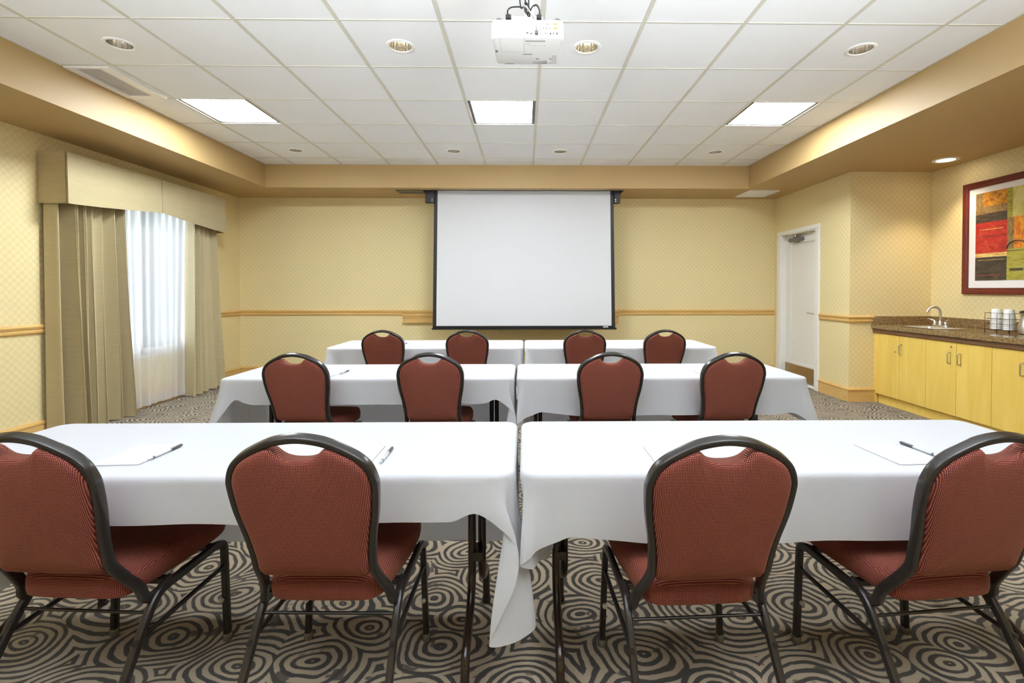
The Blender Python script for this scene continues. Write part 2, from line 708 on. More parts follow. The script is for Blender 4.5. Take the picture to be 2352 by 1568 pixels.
for j in range(j0, j1 + 1):
    y = gy(j)
    if TY0 < y < TY1:
        xs = [TX0] + [gx(i) for i in range(-4, 6)] + [TX1]
        for a, b in zip(xs[:-1], xs[1:]):
            gr.box(a + (bw if a > TX0 else 0), b - (bw if b < TX1 else 0), y - .006, y + .006, CZ - .0035, CZ + .02)
for a in (TX0, TX1 - .012):
    gr.box(a, a + .012, TY0, TY1, CZ - .0032, CZ + .01)
gr.box(TX0, TX1, TY1 - .012, TY1, CZ - .003, CZ + .01)
struct('trim_1', gr, M['grid'])
# roof slab over the recesses keeps the daylight out
struct('ceiling_slab', MB().box(XL - TH, XR + TH, YR - TH, YB + TH, CZ + .24, CZ + .3), M['pane_dark'])

# chair rail and baseboards
rail = [(0, 0), (.012, .004), (.018, .014), (.018, .03), (.013, .037), (.022, .05), (.026, .064), (.018, .073), (.014, .079), (0, .081)]
base = [(0, 0), (.016, 0), (.016, .125), (.022, .130), (.022, .142), (.012, .15), (.008, .158), (0, .16)]
RZ = .885


def molding(mb, pts, prof, z, m=None):
    """profile (out, up) run along a chain of points; out = to the side of travel's left"""
    P = [Vector((p[0], p[1], 0)) for p in pts]
    rings = []
    for i, p in enumerate(P):
        dirs = []
        if i > 0: dirs.append((P[i] - P[i - 1]).normalized())
        if i < len(P) - 1: dirs.append((P[i + 1] - P[i]).normalized())
        ns = [Vector((-d.y, d.x, 0)) for d in dirs]
        nn = sum(ns, Vector((0, 0, 0)))
        nn = nn / (nn.length_squared / len(ns)) if len(ns) == 2 else nn
        if len(ns) == 2:
            b = (ns[0] + ns[1]).normalized()
            nn = b / max(.2, b.dot(ns[0]))
        rings.append([(p.x + nn.x * a, p.y + nn.y * a, z + b) for a, b in prof])
    mb.loft(rings, m, True, True, False)
    return mb


LX1, LX2 = -1.745, 1.345
struct('trim_2', molding(molding(MB(), [(XD, YB), (LX2, YB)], rail, RZ), [(LX1, YB), (XL, YB)], rail, RZ), M['trim_x'], angle=25)
struct('trim_3', molding(molding(MB(), [(XL, YB - .026), (XL, WY1 + .12)], rail, RZ), [(XL, WY0 - .12), (XL, YR)], rail, RZ), M['trim_y'], angle=25)
struct('trim_4', molding(MB(), [(3.895, YN), (XD, YN), (XD, 5.925)], rail, RZ), M['trim_y'], angle=25)
struct('baseboard_back', molding(MB(), [(XD, YB), (XL, YB)], base, 0), M['trim_x'], angle=25)
struct('baseboard_left', molding(MB(), [(XL, YB - .022), (XL, YR)], base, 0), M['trim_y'], angle=25)
struct('baseboard_niche', molding(MB(), [(3.925, YN), (XD, YN), (XD, 5.925)], base, 0), M['trim_x'], angle=25)
# moulded wooden ledge on the back wall
lg = MB()
pr = [(0, -.105), (.05, -.105), (.05, -.035), (.058, -.033), (.058, -.018), (.066, -.01), (.07, .012), (.07, .03), (.078, .04), (.085, .058), (.085, .077), (0, .077)]
molding(lg, [(LX2, YB), (LX1, YB)], pr, RZ)
tag(lg.build('wall_ledge', M['trim_x'], angle=25), 'moulded honey wood ledge on the back wall behind the projection screen', 'ledge')

# ------------------------------------------------------------------ window
wf = MB()
for a, b, c, d in ((WY0, WY0 + .06, WZ0, WZ1), (WY1 - .06, WY1, WZ0, WZ1), (5.25, 5.31, WZ0, WZ1), (WY0, WY1, WZ0, WZ0 + .06), (WY0, WY1, WZ1 - .06, WZ1)):
    wf.box(XL - .10, XL - .04, a, b, c, d, bv=.006)
win = struct('window_1', wf, M['white_paint'])
g = struct('pane', MB().box(XL - .073, XL - .067, WY0 + .06, 5.25, WZ0 + .06, WZ1 - .06), M['glass'], win)
g = struct('pane', MB().box(XL - .073, XL - .067, 5.31, WY1 - .06, WZ0 + .06, WZ1 - .06), M['glass'], win)
struct('window_sill', MB().box(XL - .04, XL + .006, WY0 - .04, WY1 + .04, WZ0 - .03, WZ0, bv=.005), M['white_paint'], win)

# ------------------------------------------------------------------ curtains
CX = -3.935


def drape_mesh(yt0, yt1, yb0, yb1, z0, z1, folds, amp, ph, x0=CX, nz=24, ny=140, seed=1, soft=.5, ret=None):
    rnd = random.Random(seed)
    ks = [(rnd.uniform(.7, 1.3), rnd.uniform(0, 6)) for _ in range(4)]
    vs, fs = [], []
    for iz in range(nz + 1):
        t = iz / nz
        for iy in range(ny + 1):
            u = iy / ny
            y = (yt0 + (yt1 - yt0) * u) * (1 - t) + (yb0 + (yb1 - yb0) * u) * t
            wob = .12 * sin(2 * pi * (u * 1.3 * ks[0][0]) + ks[0][1]) * t + .05 * sin(9 * u * ks[1][0] + ks[1][1])
            a = 2 * pi * folds * (u + wob * soft * .35) + ph
            sx = sin(a) + .35 * sin(2 * a + 1.0 + t) * (1 - .3 * t)
            am = amp * (.55 + .45 * t) * (.75 + .4 * sin(7 * u * ks[2][0] + ks[2][1]))
            x = x0 + am * sx * .7 + .010 * t * sin(23 * u + 4 * t)
            y += .25 * amp * cos(a) * .5
            if ret and u < .10:
                q_ = (.10 - u) / .10
                x = x0 + .02 + (XL + .035 - x0 - .02) * q_ + (x - x0 - .02) * (1 - q_) ** 3
                y = yt0 * (1 - t) + yb0 * t + .03 * (1 - q_) + (y - (yt0 * (1 - t) + yb0 * t) - .03) * (1 - q_) ** 2 * (1 if q_ < 1 else 0)
            vs.append((x, y, z1 + (z0 - z1) * t))
    for iz in range(nz):
        for iy in range(ny):
            a = iz * (ny + 1) + iy
            fs.append((a, a + 1, a + ny + 2, a + ny + 1))
    return MB().add(vs, fs, None, True)


def solidify(o, th):
    md = o.modifiers.new('thick', 'SOLIDIFY')
    md.thickness = th
    md.offset = 0
    return o


ct = thing('curtain', 'sage gold curtain panel gathered on the camera side of the sheer', 'curtain', (CX, 4.5, 0), 0, 'sage gold curtain panels')
solidify(drape_mesh(4.165, 4.79, 4.160, 4.85, .012, 2.33, 6.3, .165, .4, seed=3, ny=260, ret=True).build('fabric_panel', M['drape'], ct, angle=180), .003)
ct = thing('curtain', 'sage gold curtain panel hanging between the sheer and the back corner', 'curtain', (CX, 6.1, 0), 0, 'sage gold curtain panels')
solidify(drape_mesh(5.80, 6.27, 5.72, 6.43, .012, 2.33, 4.6, .15, 1.3, seed=8, ny=220).build('fabric_panel', M['drape'], ct, angle=180), .003)
ct = thing('sheer_curtain', 'white sheer curtain glowing with daylight between the two gold panels', 'curtain', (CX, 5.3, 0))
drape_mesh(4.74, 5.83, 4.80, 5.765, .13, 2.33, 9.5, .038, .2, x0=CX - .068, ny=360, seed=5).build('voile', M['sheer'], ct, angle=180)
# the doubled hem band follows the folds of the voile's last row
vo_ = [v for v in drape_mesh(4.74, 5.83, 4.80, 5.765, .13, 2.33, 9.5, .038, .2, x0=CX - .068, ny=360, seed=5).v[-361:]]
hm = MB().loft([[(p[0] + .001, p[1], .13) for p in vo_], [(p[0] + .003, p[1], .08) for p in vo_], [(p[0] + .002, p[1], .03) for p in vo_]], None, False, False, True, closed=False)
solidify(hm.build('hem', M['sheer'], ct, angle=180), .002)

VX = -3.83
val = thing('curtain_valance', 'boxed sage gold pelmet valance with inverted pleats above the curtains', 'valance', (XL, 5.22, 2.2))
vm = MB()
VY0, VY1, VZ = 4.15, 6.31, 2.41
YM = 5.225


def vbot(y):
    d = abs(y - YM) / (VY1 - YM)
    return 1.978 + .088 * (1 - d) ** 1.25


path = []          # plan path of the skirt, with inverted pleats
def face(y0, y1, n):
    for k in range(n + 1):
        y = y0 + (y1 - y0) * k / n
        path.append((VX - .003 * sin(k * 1.9), y))
path += [(XL + .002, VY0 - .0), (XL + .10, VY0 - .002), (VX - .012, VY0)]
path += [(VX - .03, VY0 + .012), (VX - .03, VY0 + .016)]
face(VY0 + .012, YM - .006, 14)
path += [(VX - .035, YM - .002), (VX - .035, YM + .002)]
face(YM + .006, VY1 - .012, 14)
path += [(VX - .03, VY1 - .012), (VX - .03, VY1 - .006), (VX - .004, VY1), (XL + .1, VY1), (XL + .002, VY1)]
rings = []
for k in range(7):
    t = k / 6
    rings.append([(x + (.006 * t if x > XL + .15 else 0), y, VZ + (vbot(y) - VZ) * t) for x, y in path])
vm.loft(rings, None, False, False, True, closed=False)
solidify(vm.build('skirt', M['drape'], val, angle=35), .006)
MB().box(XL + .001, VX - .008, VY0 + .01, VY1 - .01, VZ - .03, VZ + .002).build('top_board', M['drape'], val)

# ------------------------------------------------------------------ door
dm = MB()
DX = XD + .075
dm.box(DX, DX + .045, DY0 + .012, DY1 - .012, .025, DZ - .012)
door = struct('door_1', dm, M['white_paint'])
fm = MB()      # raised stiles leave a sunken centre panel
x0, x1 = DX - .014, DX
ya, yb = DY0 + .012, DY1 - .012
for a, b, c, d in ((ya, ya + .11, .025, DZ - .012), (yb - .13, yb, .025, DZ - .012), (ya + .11, yb - .13, DZ - .13, DZ - .012), (ya + .11, yb - .13, .025, .27)):
    fm.box(x0, x1, a, b, c, d, bv=.004)
struct('door_panel', fm, M['white_paint'], door)
fr = MB()
for y0, y1 in ((DY0 - .085, DY0), (DY1, DY1 + .085)):
    fr.box(XD - .022, XD, y0, y1, 0, DZ, bv=.004)
fr.box(XD - .022, XD, DY0 - .085, DY1 + .085, DZ + .0005, DZ + .056, bv=.004)
for y0, y1 in ((DY0 - .001, DY0 + .01), (DY1 - .01, DY1 + .001)):
    fr.box(XD - .01, XD + TH, y0, y1, 0, DZ)
fr.box(XD - .01, XD + TH, DY0 + .0105, DY1 - .0105, DZ - .01, DZ + .001)
struct('door_frame', fr, M['white_paint'], door)
struct('kick_plate', MB().box(x0 - .004, x0, ya + .01, yb - .005, .03, .235), M['bronze_plate'], door)
struct('threshold', MB().box(XD, XD + TH, DY0 + .01, DY1 - .01, 0, .016, bv=.004), M['white_paint'], door)
struct('door_lever', MB().tube(fillet([(x0, 6.10, .945), (x0 - .045, 6.10, .945), (x0 - .045, 6.23, .952)], .02), .009).lathe((x0, 6.10, .945), [(.026, -.008), (.026, 0)], ax='x', cap0=True).tube([(x0, 6.11, .86), (x0 - .01, 6.11, .86)], .016), M['steel'], door)
dc = MB().box(x0 - .05, x0, 6.37, 6.70, 1.905, 1.955, bv=.012).box(x0 - .055, x0 - .003, 6.47, 6.56, 1.885, 1.97, bv=.01)
struct('closer_body', dc, M['grey_plastic'], door)
struct('closer_arm', MB().box(x0 - .05, x0 - .035, 6.20, 6.74, 1.985, 2.0, bv=.004).tube([(x0 - .042, 6.52, 1.94), (x0 - .042, 6.52, 1.998)], .012).box(XD - .03, x0 - .03, 6.66, 6.74, 1.99, 1.999), M['steel'], door)
struct('wall_corridor', MB().box(XD + .6, XD + .62, 5.9, 7.0, 0, 2.4), M['wall'])

# ------------------------------------------------------------------ lamps in the ceiling
tl = ['square lit ceiling panel by the air grille above the curtains', 'square lit ceiling panel straight beyond the projector', 'square lit ceiling panel along the soffit on the counter side']
for (i, j), lb in zip(troffers, tl):
    xa, ya = gx(i), gy(j)
    if ya < TY0: ya = TY0
    xb, yb = gx(i + 1), gy(j + 1)
    t = thing('ceiling_light', lb, 'light', ((xa + xb) / 2, (ya + yb) / 2, CZ), 0, 'square recessed ceiling lights')
    f = MB()
    e = .028
    for q in ((xa + bw, xa + e + .012, ya + .01, yb - .01), (xb - e - .012, xb - bw, ya + .01, yb - .01), (xa + e + .012, xb - e - .012, ya + .01, ya + e), (xa + e + .012, xb - e - .012, yb - e, yb - .01)):
        f.box(*q, CZ + .002, CZ + .012)
    f.build('frame', M['frame'], t)
    MB().box(xa + .035, xb - .035, ya + .022, yb - .022, CZ + .010, CZ + .016).build('diffuser', M['troffer'], t)
    MB().box(xa + .012, xb - .012, ya + .01, yb - .01, CZ + .06, CZ + .07).build('housing', M['white_plastic'], t)

dlab = ['round mirrored downlight beside the air grille', 'round mirrored downlight next to the projector, curtain side', 'round mirrored downlight next to the projector, counter side', 'round mirrored downlight nearest the counter-side soffit, in the projector row',
        'small round downlight by the back soffit, first from the curtains', 'small round downlight by the back soffit, second from the curtains', 'small round downlight by the back soffit, third from the curtains', 'small round downlight by the back soffit, nearest the door']
proto = None
for k, ((x, y), lb) in enumerate(zip(downlights, dlab)):
    if proto is None:
        t = thing('downlight', lb, 'downlight', (x, y, CZ), 0, 'round mirrored downlights in the tiled ceiling')
        MB().lathe((x, y, CZ), [(RH, .006), (.070, -.002), (.074, -.007), (.088, -.006), (.093, 0)]).build('trim_ring', M['white_plastic'], t)
        prof = [(.071, -.001), (.070, .03), (.066, .07), (.058, .11), (.045, .14)]
        rings = []
        for r, h in prof:
            rings.append([(x + (r * (1 - .03 * (q % 2))) * cos(2 * pi * q / 36), y + (r * (1 - .03 * (q % 2))) * sin(2 * pi * q / 36), CZ + h) for q in range(36)])
        MB().loft(rings, None, False, True, False).build('reflector', M['chrome'], t, angle=5)
        MB().lathe((x, y, CZ), [(.02, .135), (.026, .11), (.026, .095), (.012, .088), (.001, .087)]).build('lamp', M['lamp_dim'], t)
        proto = t
    else:
        t = copy_tree(proto)
        t.location = (x, y, CZ)
        t['label'] = lb
t = thing('soffit_downlight', 'round lit downlight in the tan soffit above the framed painting', 'downlight', (4.25, 4.885, SZ))
MB().lathe((4.25, 4.885, SZ), [(.075, -.001), (.08, -.006), (.108, -.007), (.114, -.001), (.114, 0)]).build('trim_ring', M['white_plastic'], t)
MB().lathe((4.25, 4.885, SZ), [(.001, -.004), (.078, -.003)]).build('lens', M['lamp_lit'], t)

# air grille, soffit access panel
t = thing('air_grille', 'long white slatted air grille in the ceiling above the curtains', 'vent', (-3.15, 3.85, CZ))
ga = MB()
X0, X1, Y0, Y1 = -3.305, -2.985, 3.572, 4.145
for q in ((X0, X0 + .05, Y0, Y1), (X1 - .08, X1, Y0, Y1), (X0 + .05, X1 - .08, Y0, Y0 + .022), (X0 + .05, X1 - .08, Y1 - .045, Y1)):
    ga.box(*q, CZ - .014, CZ - .002)
ga.build('frame', M['white_plastic'], t)
MB().box(X0 + .05, X1 - .08, Y0 + .022, Y1 - .045, CZ - .004, CZ - .002).build('duct_shade_sheet', M['pane_dark'], t)  # flat black sheet, its colour stands in for the shade inside the duct
ga = MB()
for k in range(11):
    x = X0 + .058 + k * .0172
    ga.box(x, x + .0082, Y0 + .022, Y1 - .045, CZ - .0075, CZ - .0062)
ga.build('slats', M['white_plastic'], t)
t = thing('access_panel', 'square white louvred vent in the tan soffit near the door', 'vent', (3.15, 6.61, SZ))
av = MB()
for q in ((2.955, 2.985, 6.40, 6.83), (3.33, 3.36, 6.40, 6.83), (2.985, 3.33, 6.40, 6.43), (2.985, 3.33, 6.80, 6.83)):
    av.box(*q, SZ - .012, SZ)
av.build('frame', M['white_plastic'], t)
av = MB().box(2.985, 3.33, 6.43, 6.80, SZ - .004, SZ)
for k in range(12):
    av.box(2.985, 3.33, 6.435 + k * .0305, 6.452 + k * .0305, SZ - .009, SZ - .004)
av.build('louvres', M['white_plastic'], t)

# ------------------------------------------------------------------ projection screen
PY = 6.555
t = thing('projection_screen', 'large white pull-down projection screen with black borders on the back wall', 'screen', (0, PY, 1.6))
zt, zb = SZ + .12, .765
sv = [(-1.166, zt), (1.146, zt), (1.1705, zb), (-1.1925, zb)]
MB().add([(x, PY + d, z) for d in (-.001, .001) for x, z in sv], [(0, 3, 2, 1), (4, 5, 6, 7), (0, 1, 5, 4), (1, 2, 6, 5), (2, 3, 7, 6), (3, 0, 4, 7)]).build('viewing_surface', M['screen_white'], t)
for a, b, c, d in ((-1.208, -1.163, -1.238, -1.19), (1.143, 1.188, 1.168, 1.215)):
    bd = MB()
    bd.add([(a, PY - .0015, zt), (b, PY - .0015, zt), (d, PY - .0015, zb - .02), (c, PY - .0015, zb - .02), (a, PY + .0015, zt), (b, PY + .0015, zt), (d, PY + .0015, zb - .02), (c, PY + .0015, zb - .02)],
           [(0, 1, 2, 3), (7, 6, 5, 4), (0, 4, 5, 1), (3, 2, 6, 7), (0, 3, 7, 4), (1, 5, 6, 2)])
    bd.build('black_border', M['black'], t)
MB().box(-1.235, 1.21, PY - .012, PY + .012, zb - .022, zb + .004, bv=.003).box(-1.25, 1.235, PY - .018, PY + .014, zb - .048, zb - .022, bv=.008).build('weight_bar', M['black_gloss'], t)
MB().box(1.05, 1.12, PY - .014, PY - .012, zb - .02, zb - .002).build('tag', M['soft_mark'], t)
for a, b in ((-1.325, -1.20), (1.195, 1.275)):
    br = MB().box(a, b, PY - .03, PY + .03, SZ - .155, SZ + .05, bv=.004)
    k = br.build('end_bracket', M['black'], t)
    sx = -1.233 if a < 0 else 1.21
    q = MB()
    for z in (SZ - .105, SZ - .13):
        q.lathe((sx, PY - .03, z), [(.001, -.004), (.008, -.004), (.008, 0)], ax='y', seg=10)
    q.build('screw', M['steel'], k)
MB().lathe((0, PY + .01, SZ + .13), [(.045, -1.2), (.045, 1.2)], ax='x', cap0=True, cap1=True).build('roller', M['black'], t)
struct('trim_5', MB().box(SX0, SX1, SY0, SY0 + .012, SZ - .006, SZ + .15).box(SX0, SX1, SY1 - .012, SY1, SZ - .006, SZ + .15).box(SX0, SX0 + .012, SY0, SY1, SZ - .006, SZ + .15).box(SX1 - .012, SX1, SY0, SY1, SZ - .006, SZ + .15).box(SX0, -1.35, SY0 + .012, SY1 - .012, SZ - .002, SZ + .02), M['black_gloss'])

# ------------------------------------------------------------------ projector
PZ = 2.277
t = thing('projector', 'white ceiling-mounted video projector with cables plugged into its rear', 'projector', (.01, 2.1, PZ))


def pbody():
    mb = MB()
    def ring(z, ins):
        pts = rrect(.296 - 2 * ins, .236 - 2 * ins, .022 - ins * .6, 5)
        out = []
        for x, y in pts:
            k = 1 - .07 * max(0, (y + .02) / .138)
            out.append((.011 + x * k, 2.117 + y, z))
        return out
    return mb.loft([ring(PZ, .006), ring(PZ + .002, .002), ring(PZ + .006, 0), ring(PZ + .066, .0), ring(PZ + .074, .004), ring(PZ + .078, .014)], None, True, True, True)


pb = pbody().build('housing', M['white_plastic'], t, angle=30)
mb = MB()
for q in ((-.103, -.1025, 1.999, 2.116), (-.0035, -.003, 1.999, 2.118)):
    mb.box(*q, PZ - .0008, PZ + .001)
mb.box(-.103, -.003, 2.115, 2.1165, PZ - .0008, PZ + .001)
mb.build('lamp_cover_seam', M['soft_mark'], pb)
mb = MB().box(.003, .084, 2.018, 2.030, PZ - .0006, PZ + .001).box(.003, .022, 2.044, 2.047, PZ - .0006, PZ + .001)
for k in range(6):
    mb.box(.012 + k * .0135, .018 + k * .0135, 2.060, 2.063, PZ - .0006, PZ + .001)
mb.build('control_print', M['soft_mark'], pb)
mb = MB()
for k in range(4):
    mb.box(.121 + k * .005, .123 + k * .005, 2.145, 2.212, PZ - .0006, PZ + .001)
mb.build('warning_label', M['soft_mark'], pb)
for q in ((.048, .062, 2.176, 2.182), (.108, .117, 2.176, 2.181), (-.09, -.05, 2.226, 2.229)):
    MB().box(*q, PZ - .0006, PZ + .001).build('slot', M['mark'], pb)
mb = MB()
for k in range(4):
    mb.box(-.126 + k * .003, -.1245 + k * .003, 2.103, 2.122, PZ - .0006, PZ + .001)
mb.build('vent_grille', M['mark'], pb)
MB().box(.037, .100, 2.190, 2.222, PZ - .0012, PZ + .001, bv=.0005).build('foot_recess', M['soft_mark'], pb)
# ports on the rear face
yr = 1.999
for x, z in ((.075, 2.315), (.088, 2.315), (.101, 2.315)):
    MB().lathe((x, yr, z), [(.0008, -.0012), (.0025, -.0012), (.0025, 0)], ax='y', seg=10).build('port', M['mark'], pb)
for x, z, a, b in ((.026, 2.294, .005, .002), (.010, 2.297, .004, .003), (.063, 2.294, .0015, .002), (.060, 2.311, .0015, .002), (.104, 2.294, .0035, .004), (.117, 2.296, .002, .005), (.131, 2.295, .004, .004), (.092, 2.332, .009, .001), (.085, 2.295, .006, .0012)):
    MB().box(x - a, x + a, yr - .0008, yr + .001, z - b, z + b).build('port', M['mark'], pb)
for x, z in ((.124, 2.333), (.124, 2.316)):
    MB().box(x - .007, x + .007, yr - .0012, yr + .001, z - .0035, z + .0035).build('video_port', M['brass_port'], pb)
for x in (-.105, .133):
    MB().lathe((x, 2.02, PZ + .078), [(.012, -.01), (.012, .005), (.008, .009), (.001, .009)]).build('foot', M['grey_plastic'], t)
# lettering, upside down because the projector hangs inverted
fc = bpy.data.curves.new('lettering', 'FONT')
fc.body = 'EPSON'
fc.size = .0125
fc.extrude = .0002
fc.space_character = 1.12
fc.align_x = 'CENTER'
fc.align_y = 'CENTER'
fc.materials.append(M['mark'])
fo = bpy.data.objects.new('lettering', fc)
COL.objects.link(fo)
bpy.context.view_layer.update()
lme = bpy.data.meshes.new_from_object(fo.evaluated_get(bpy.context.evaluated_depsgraph_get()))
bpy.data.objects.remove(fo)
fo = bpy.data.objects.new('lettering', lme)
COL.objects.link(fo)
fo.parent = pb
fo.matrix_local = Matrix.Translation(Vector((.011, 2.136, PZ - .0006)) - Vector((.01, 2.1, PZ))) @ Matrix(((-1, 0, 0, 0), (0, 1, 0, 0), (0, 0, -1, 0), (0, 0, 0, 1)))

mt = thing('projector_mount', 'white ceiling bracket and pole holding up the projector', 'mount', (.02, 2.08, CZ))
MB().box(-.01, .05, 2.06, 2.12, PZ + .0785, PZ + .105, bv=.004).box(-.055, .075, 2.045, 2.135, PZ + .105, PZ + .113, bv=.002).build('yoke', M['white_plastic'], mt)
MB().lathe((.02, 2.09, 0), [(.019, PZ + .113), (.019, CZ - .012)], cap0=True, cap1=True).build('pole', M['white_plastic'], mt)
MB().lathe((.02, 2.09, CZ), [(.07, 0), (.07, -.01), (.03, -.022), (.019, -.022)], cap0=True).build('ceiling_plate', M['white_plastic'], mt)
MB().box(-.03, .05, 2.105, 2.135, PZ + .113, PZ + .128, bv=.003).build('collar', M['black'], mt)


def cable(pts, r, label, plug=None, m=None):
    t2 = thing('cable', label, 'cable', pts[0])
    MB().tube(catmull(pts, 8), r, None, 8).build('cord', m or M['black'], t2)
    if plug:
        MB().box(*plug, bv=.002).build('plug', M['grey_plastic'] if m else M['black'], t2)
    return t2


cable([(.048, 1.985, 2.300), (.047, 1.975, 2.318), (.036, 1.975, 2.345), (.01, 1.98, 2.385), (-.01, 1.985, 2.42), (-.015, 2.05, 2.6), (.0, 2.07, 2.8), (.0, 2.07, CZ - .001)], .0034,
      'grey cable looping down to the middle of the projector rear', (.041, .054, 1.985, 1.9985, 2.287, 2.303), M['steel'])
cable([(.058, 2.01, 2.368), (.060, 2.0, 2.385), (.050, 1.995, 2.405), (.033, 1.995, 2.402), (.022, 2.0, 2.385), (.018, 2.02, 2.375), (.005, 2.035, 2.42), (-.01, 2.06, 2.65), (-.012, 2.06, CZ - .001)], .0034,
      'black power cable arching over the counter side of the projector top', (.048, .068, 1.998, 2.018, 2.3555, 2.372))
cable([(-.068, 2.01, 2.372), (-.07, 2.0, 2.385), (-.055, 1.998, 2.398), (-.02, 2.0, 2.402), (-.008, 2.01, 2.405), (-.02, 2.03, 2.44), (-.03, 2.05, 2.7), (-.03, 2.06, CZ - .001)], .003,
      'thin black cable running flat over the curtain side of the projector top', (-.078, -.056, 1.998, 2.018, 2.3555, 2.372))
cable([(.0, 2.025, 2.40), (.012, 2.02, 2.385), (.02, 2.02, 2.40), (.006, 2.02, 2.43), (-.002, 2.02, 2.42), (.005, 2.02, 2.39), (.016, 2.03, 2.41), (.012, 2.05, 2.6), (.012, 2.065, CZ - .001)], .0035,
      'bundled black cable coiled against the projector mount')

# ------------------------------------------------------------------ counter, cabinets
CT = .87
CXF = 3.865
t = thing('countertop', 'brown speckled granite counter along the wall under the painting', 'countertop', (4.2, 4.2, CT))
cm = MB()
CY1, CY0 = YN - .001, .9
hx0, hx1, hy0, hy1 = 3.94, 4.215, 4.60, 5.02
for q in ((CXF, hx0, CY0, CY1), (hx1, XR - .001, CY0, CY1), (hx0, hx1, CY0, hy0), (hx0, hx1, hy1, CY1)):
    cm.box(*q, CT - .045, CT)
cm.build('slab', M['granite'], t)
MB().box(XR - .025, XR - .001, CY0, CY1, CT, CT + .088, bv=.002).box(CXF + .01, XR - .025, CY1 - .022, CY1, CT, CT + .088, bv=.002).build('backsplash', M['granite'], t)
MB().box(CXF + .02, CXF + .05, CY0, CY1, CT - .09, CT - .045).build('edge_strip', M['trim_brown'], t)
sk = thing('sink', 'small stainless bar sink let into the granite counter', 'sink', (4.08, 4.81, CT - .1))
sm_ = MB()
def rr_(z, ins, r): return [((hx0 + hx1) / 2 + x, (hy0 + hy1) / 2 + y, z) for x, y in rrect(hx1 - hx0 - 2 * ins, hy1 - hy0 - 2 * ins, r, 5)]
sm_.loft([rr_(CT + .004, -.012, .03), rr_(CT + .005, -.004, .03), rr_(CT + .001, .004, .03), rr_(CT - .02, .006, .03), rr_(CT - .03, .012, .03), rr_(CT - .13, .018, .04), rr_(CT - .145, .04, .03)], None, False, True, True)
solidify(sm_.build('basin', M['sink'], sk), .0015)
MB().lathe((4.08, 4.81, CT - .1445), [(.001, .002), (.02, .001), (.032, .003), (.034, 0)]).build('drain', M['chrome'], sk)
fx, fy = 4.265, 4.94
t = thing('faucet', 'brushed gooseneck faucet with two lever handles behind the sink', 'faucet', (fx, fy, CT))
MB().loft([[(fx + y * .6, fy + x, CT + .0005 + h) for x, y in rrect(.19 - i, .075 - i, .03 - i / 2, 5)] for h, i in ((0, 0), (.012, 0), (.018, .01))]).build('base', M['steel'], t, angle=35)
arc = [(fx, fy, CT + .012), (fx, fy, CT + .14)] + [(fx - .05 + .05 * cos(a), fy + .02 * (1 - cos(a)), CT + .15 + .055 * sin(a)) for a in [pi * k / 12 for k in range(0, 11)]]
arc += [(fx - .105, fy + .042, CT + .148)]
MB().tube(arc, .0115, None, 14).lathe((fx, fy, CT), [(.02, .014), (.018, .05), (.0125, .065)]).build('spout', M['steel'], t, angle=60)
for s in (-1, 1):
    y = fy + s * .065
    MB().lathe((fx, y, CT), [(.019, .014), (.017, .04), (.014, .055), (.001, .06)]).tube([(fx, y, CT + .055), (fx - .012, y + s * .02, CT + .068), (fx - .02, y + s * .065, CT + .078)], .0075).build('handle', M['steel'], t, angle=60)

CF = 3.90
seams = [5.354, 5.013, 4.677, 4.352, 4.006, 3.66, 3.33, 3.0, 2.66, 2.33, 2.0, 1.66, 1.33]
units = [(5.354, 4.677, 'maple base cabinet against the wall corner, under the sink'), (4.677, 4.006, 'maple base cabinet with paired handles under the cup rack'), (4.006, 3.33, 'maple base cabinet third along from the wall corner'),
         (3.33, 2.66, 'maple base cabinet fourth along from the wall corner'), (2.66, 2.0, 'maple base cabinet fifth along from the wall corner'), (2.0, 1.33, 'maple base cabinet sixth along from the wall corner')]


def pull(y, z, s=1):
    return MB().tube(fillet([(CF, y, z), (CF - .028, y, z), (CF - .028, y, z + .1), (CF, y, z + .1)], .012), .005, None, 8)


for n, (ya, yb, lb) in enumerate(units):
    t = thing('base_cabinet', lb, 'cabinet', (4.2, (ya + yb) / 2, 0), 0, 'maple base cabinets under the counter')
    MB().box(CF + .02, XR - .001, yb + .001, ya - .001, .10, CT - .19).box(CF + .02, XR - .001, yb + .001, yb + .02, CT - .19, CT - .046).box(CF + .02, XR - .001, ya - .02, ya - .001, CT - .19, CT - .046).box(CF + .02, CF + .03, yb + .02, ya - .02, CT - .19, CT - .09).build('carcass', M['maple'], t)
    MB().box(CF + .035, CF + .055, yb, ya, .0, .10).build('plinth', M['maple'], t)
    mid = (ya + yb) / 2 + .002
    for k, (a, b) in enumerate(((ya, mid), (mid, yb))):
        d = MB().box(CF, CF + .02, b + .0015, a - .0015, .105, .772, bv=.0015).build('door', M['maple'], t)
        if n == 0:
            if k == 0:
                MB().lathe((CF, 5.066, .60), [(.001, -.004), (.009, -.004), (.010, 0)], ax='x', seg=16).build('lock', M['steel'], d)
            else:
                pull(4.985, .585).build('handle', M['steel'], d)
        else:
            y = (mid + .06) if k == 0 else (mid - .045)
            if n == 2 and k == 0:
                y = ya - .26
            pull(y, .578).build('handle', M['steel'], d)
            if n == 1 and k == 0:
                MB().lathe((CF, 4.394, .731), [(.001, -.004), (.009, -.004), (.010, 0)], ax='x', seg=16).build('lock', M['steel'], d)
struct('trim_6', MB().box(CF + .004, CF + .03, 5.356, YN - .0005, .0, CT - .095), M['maple'])

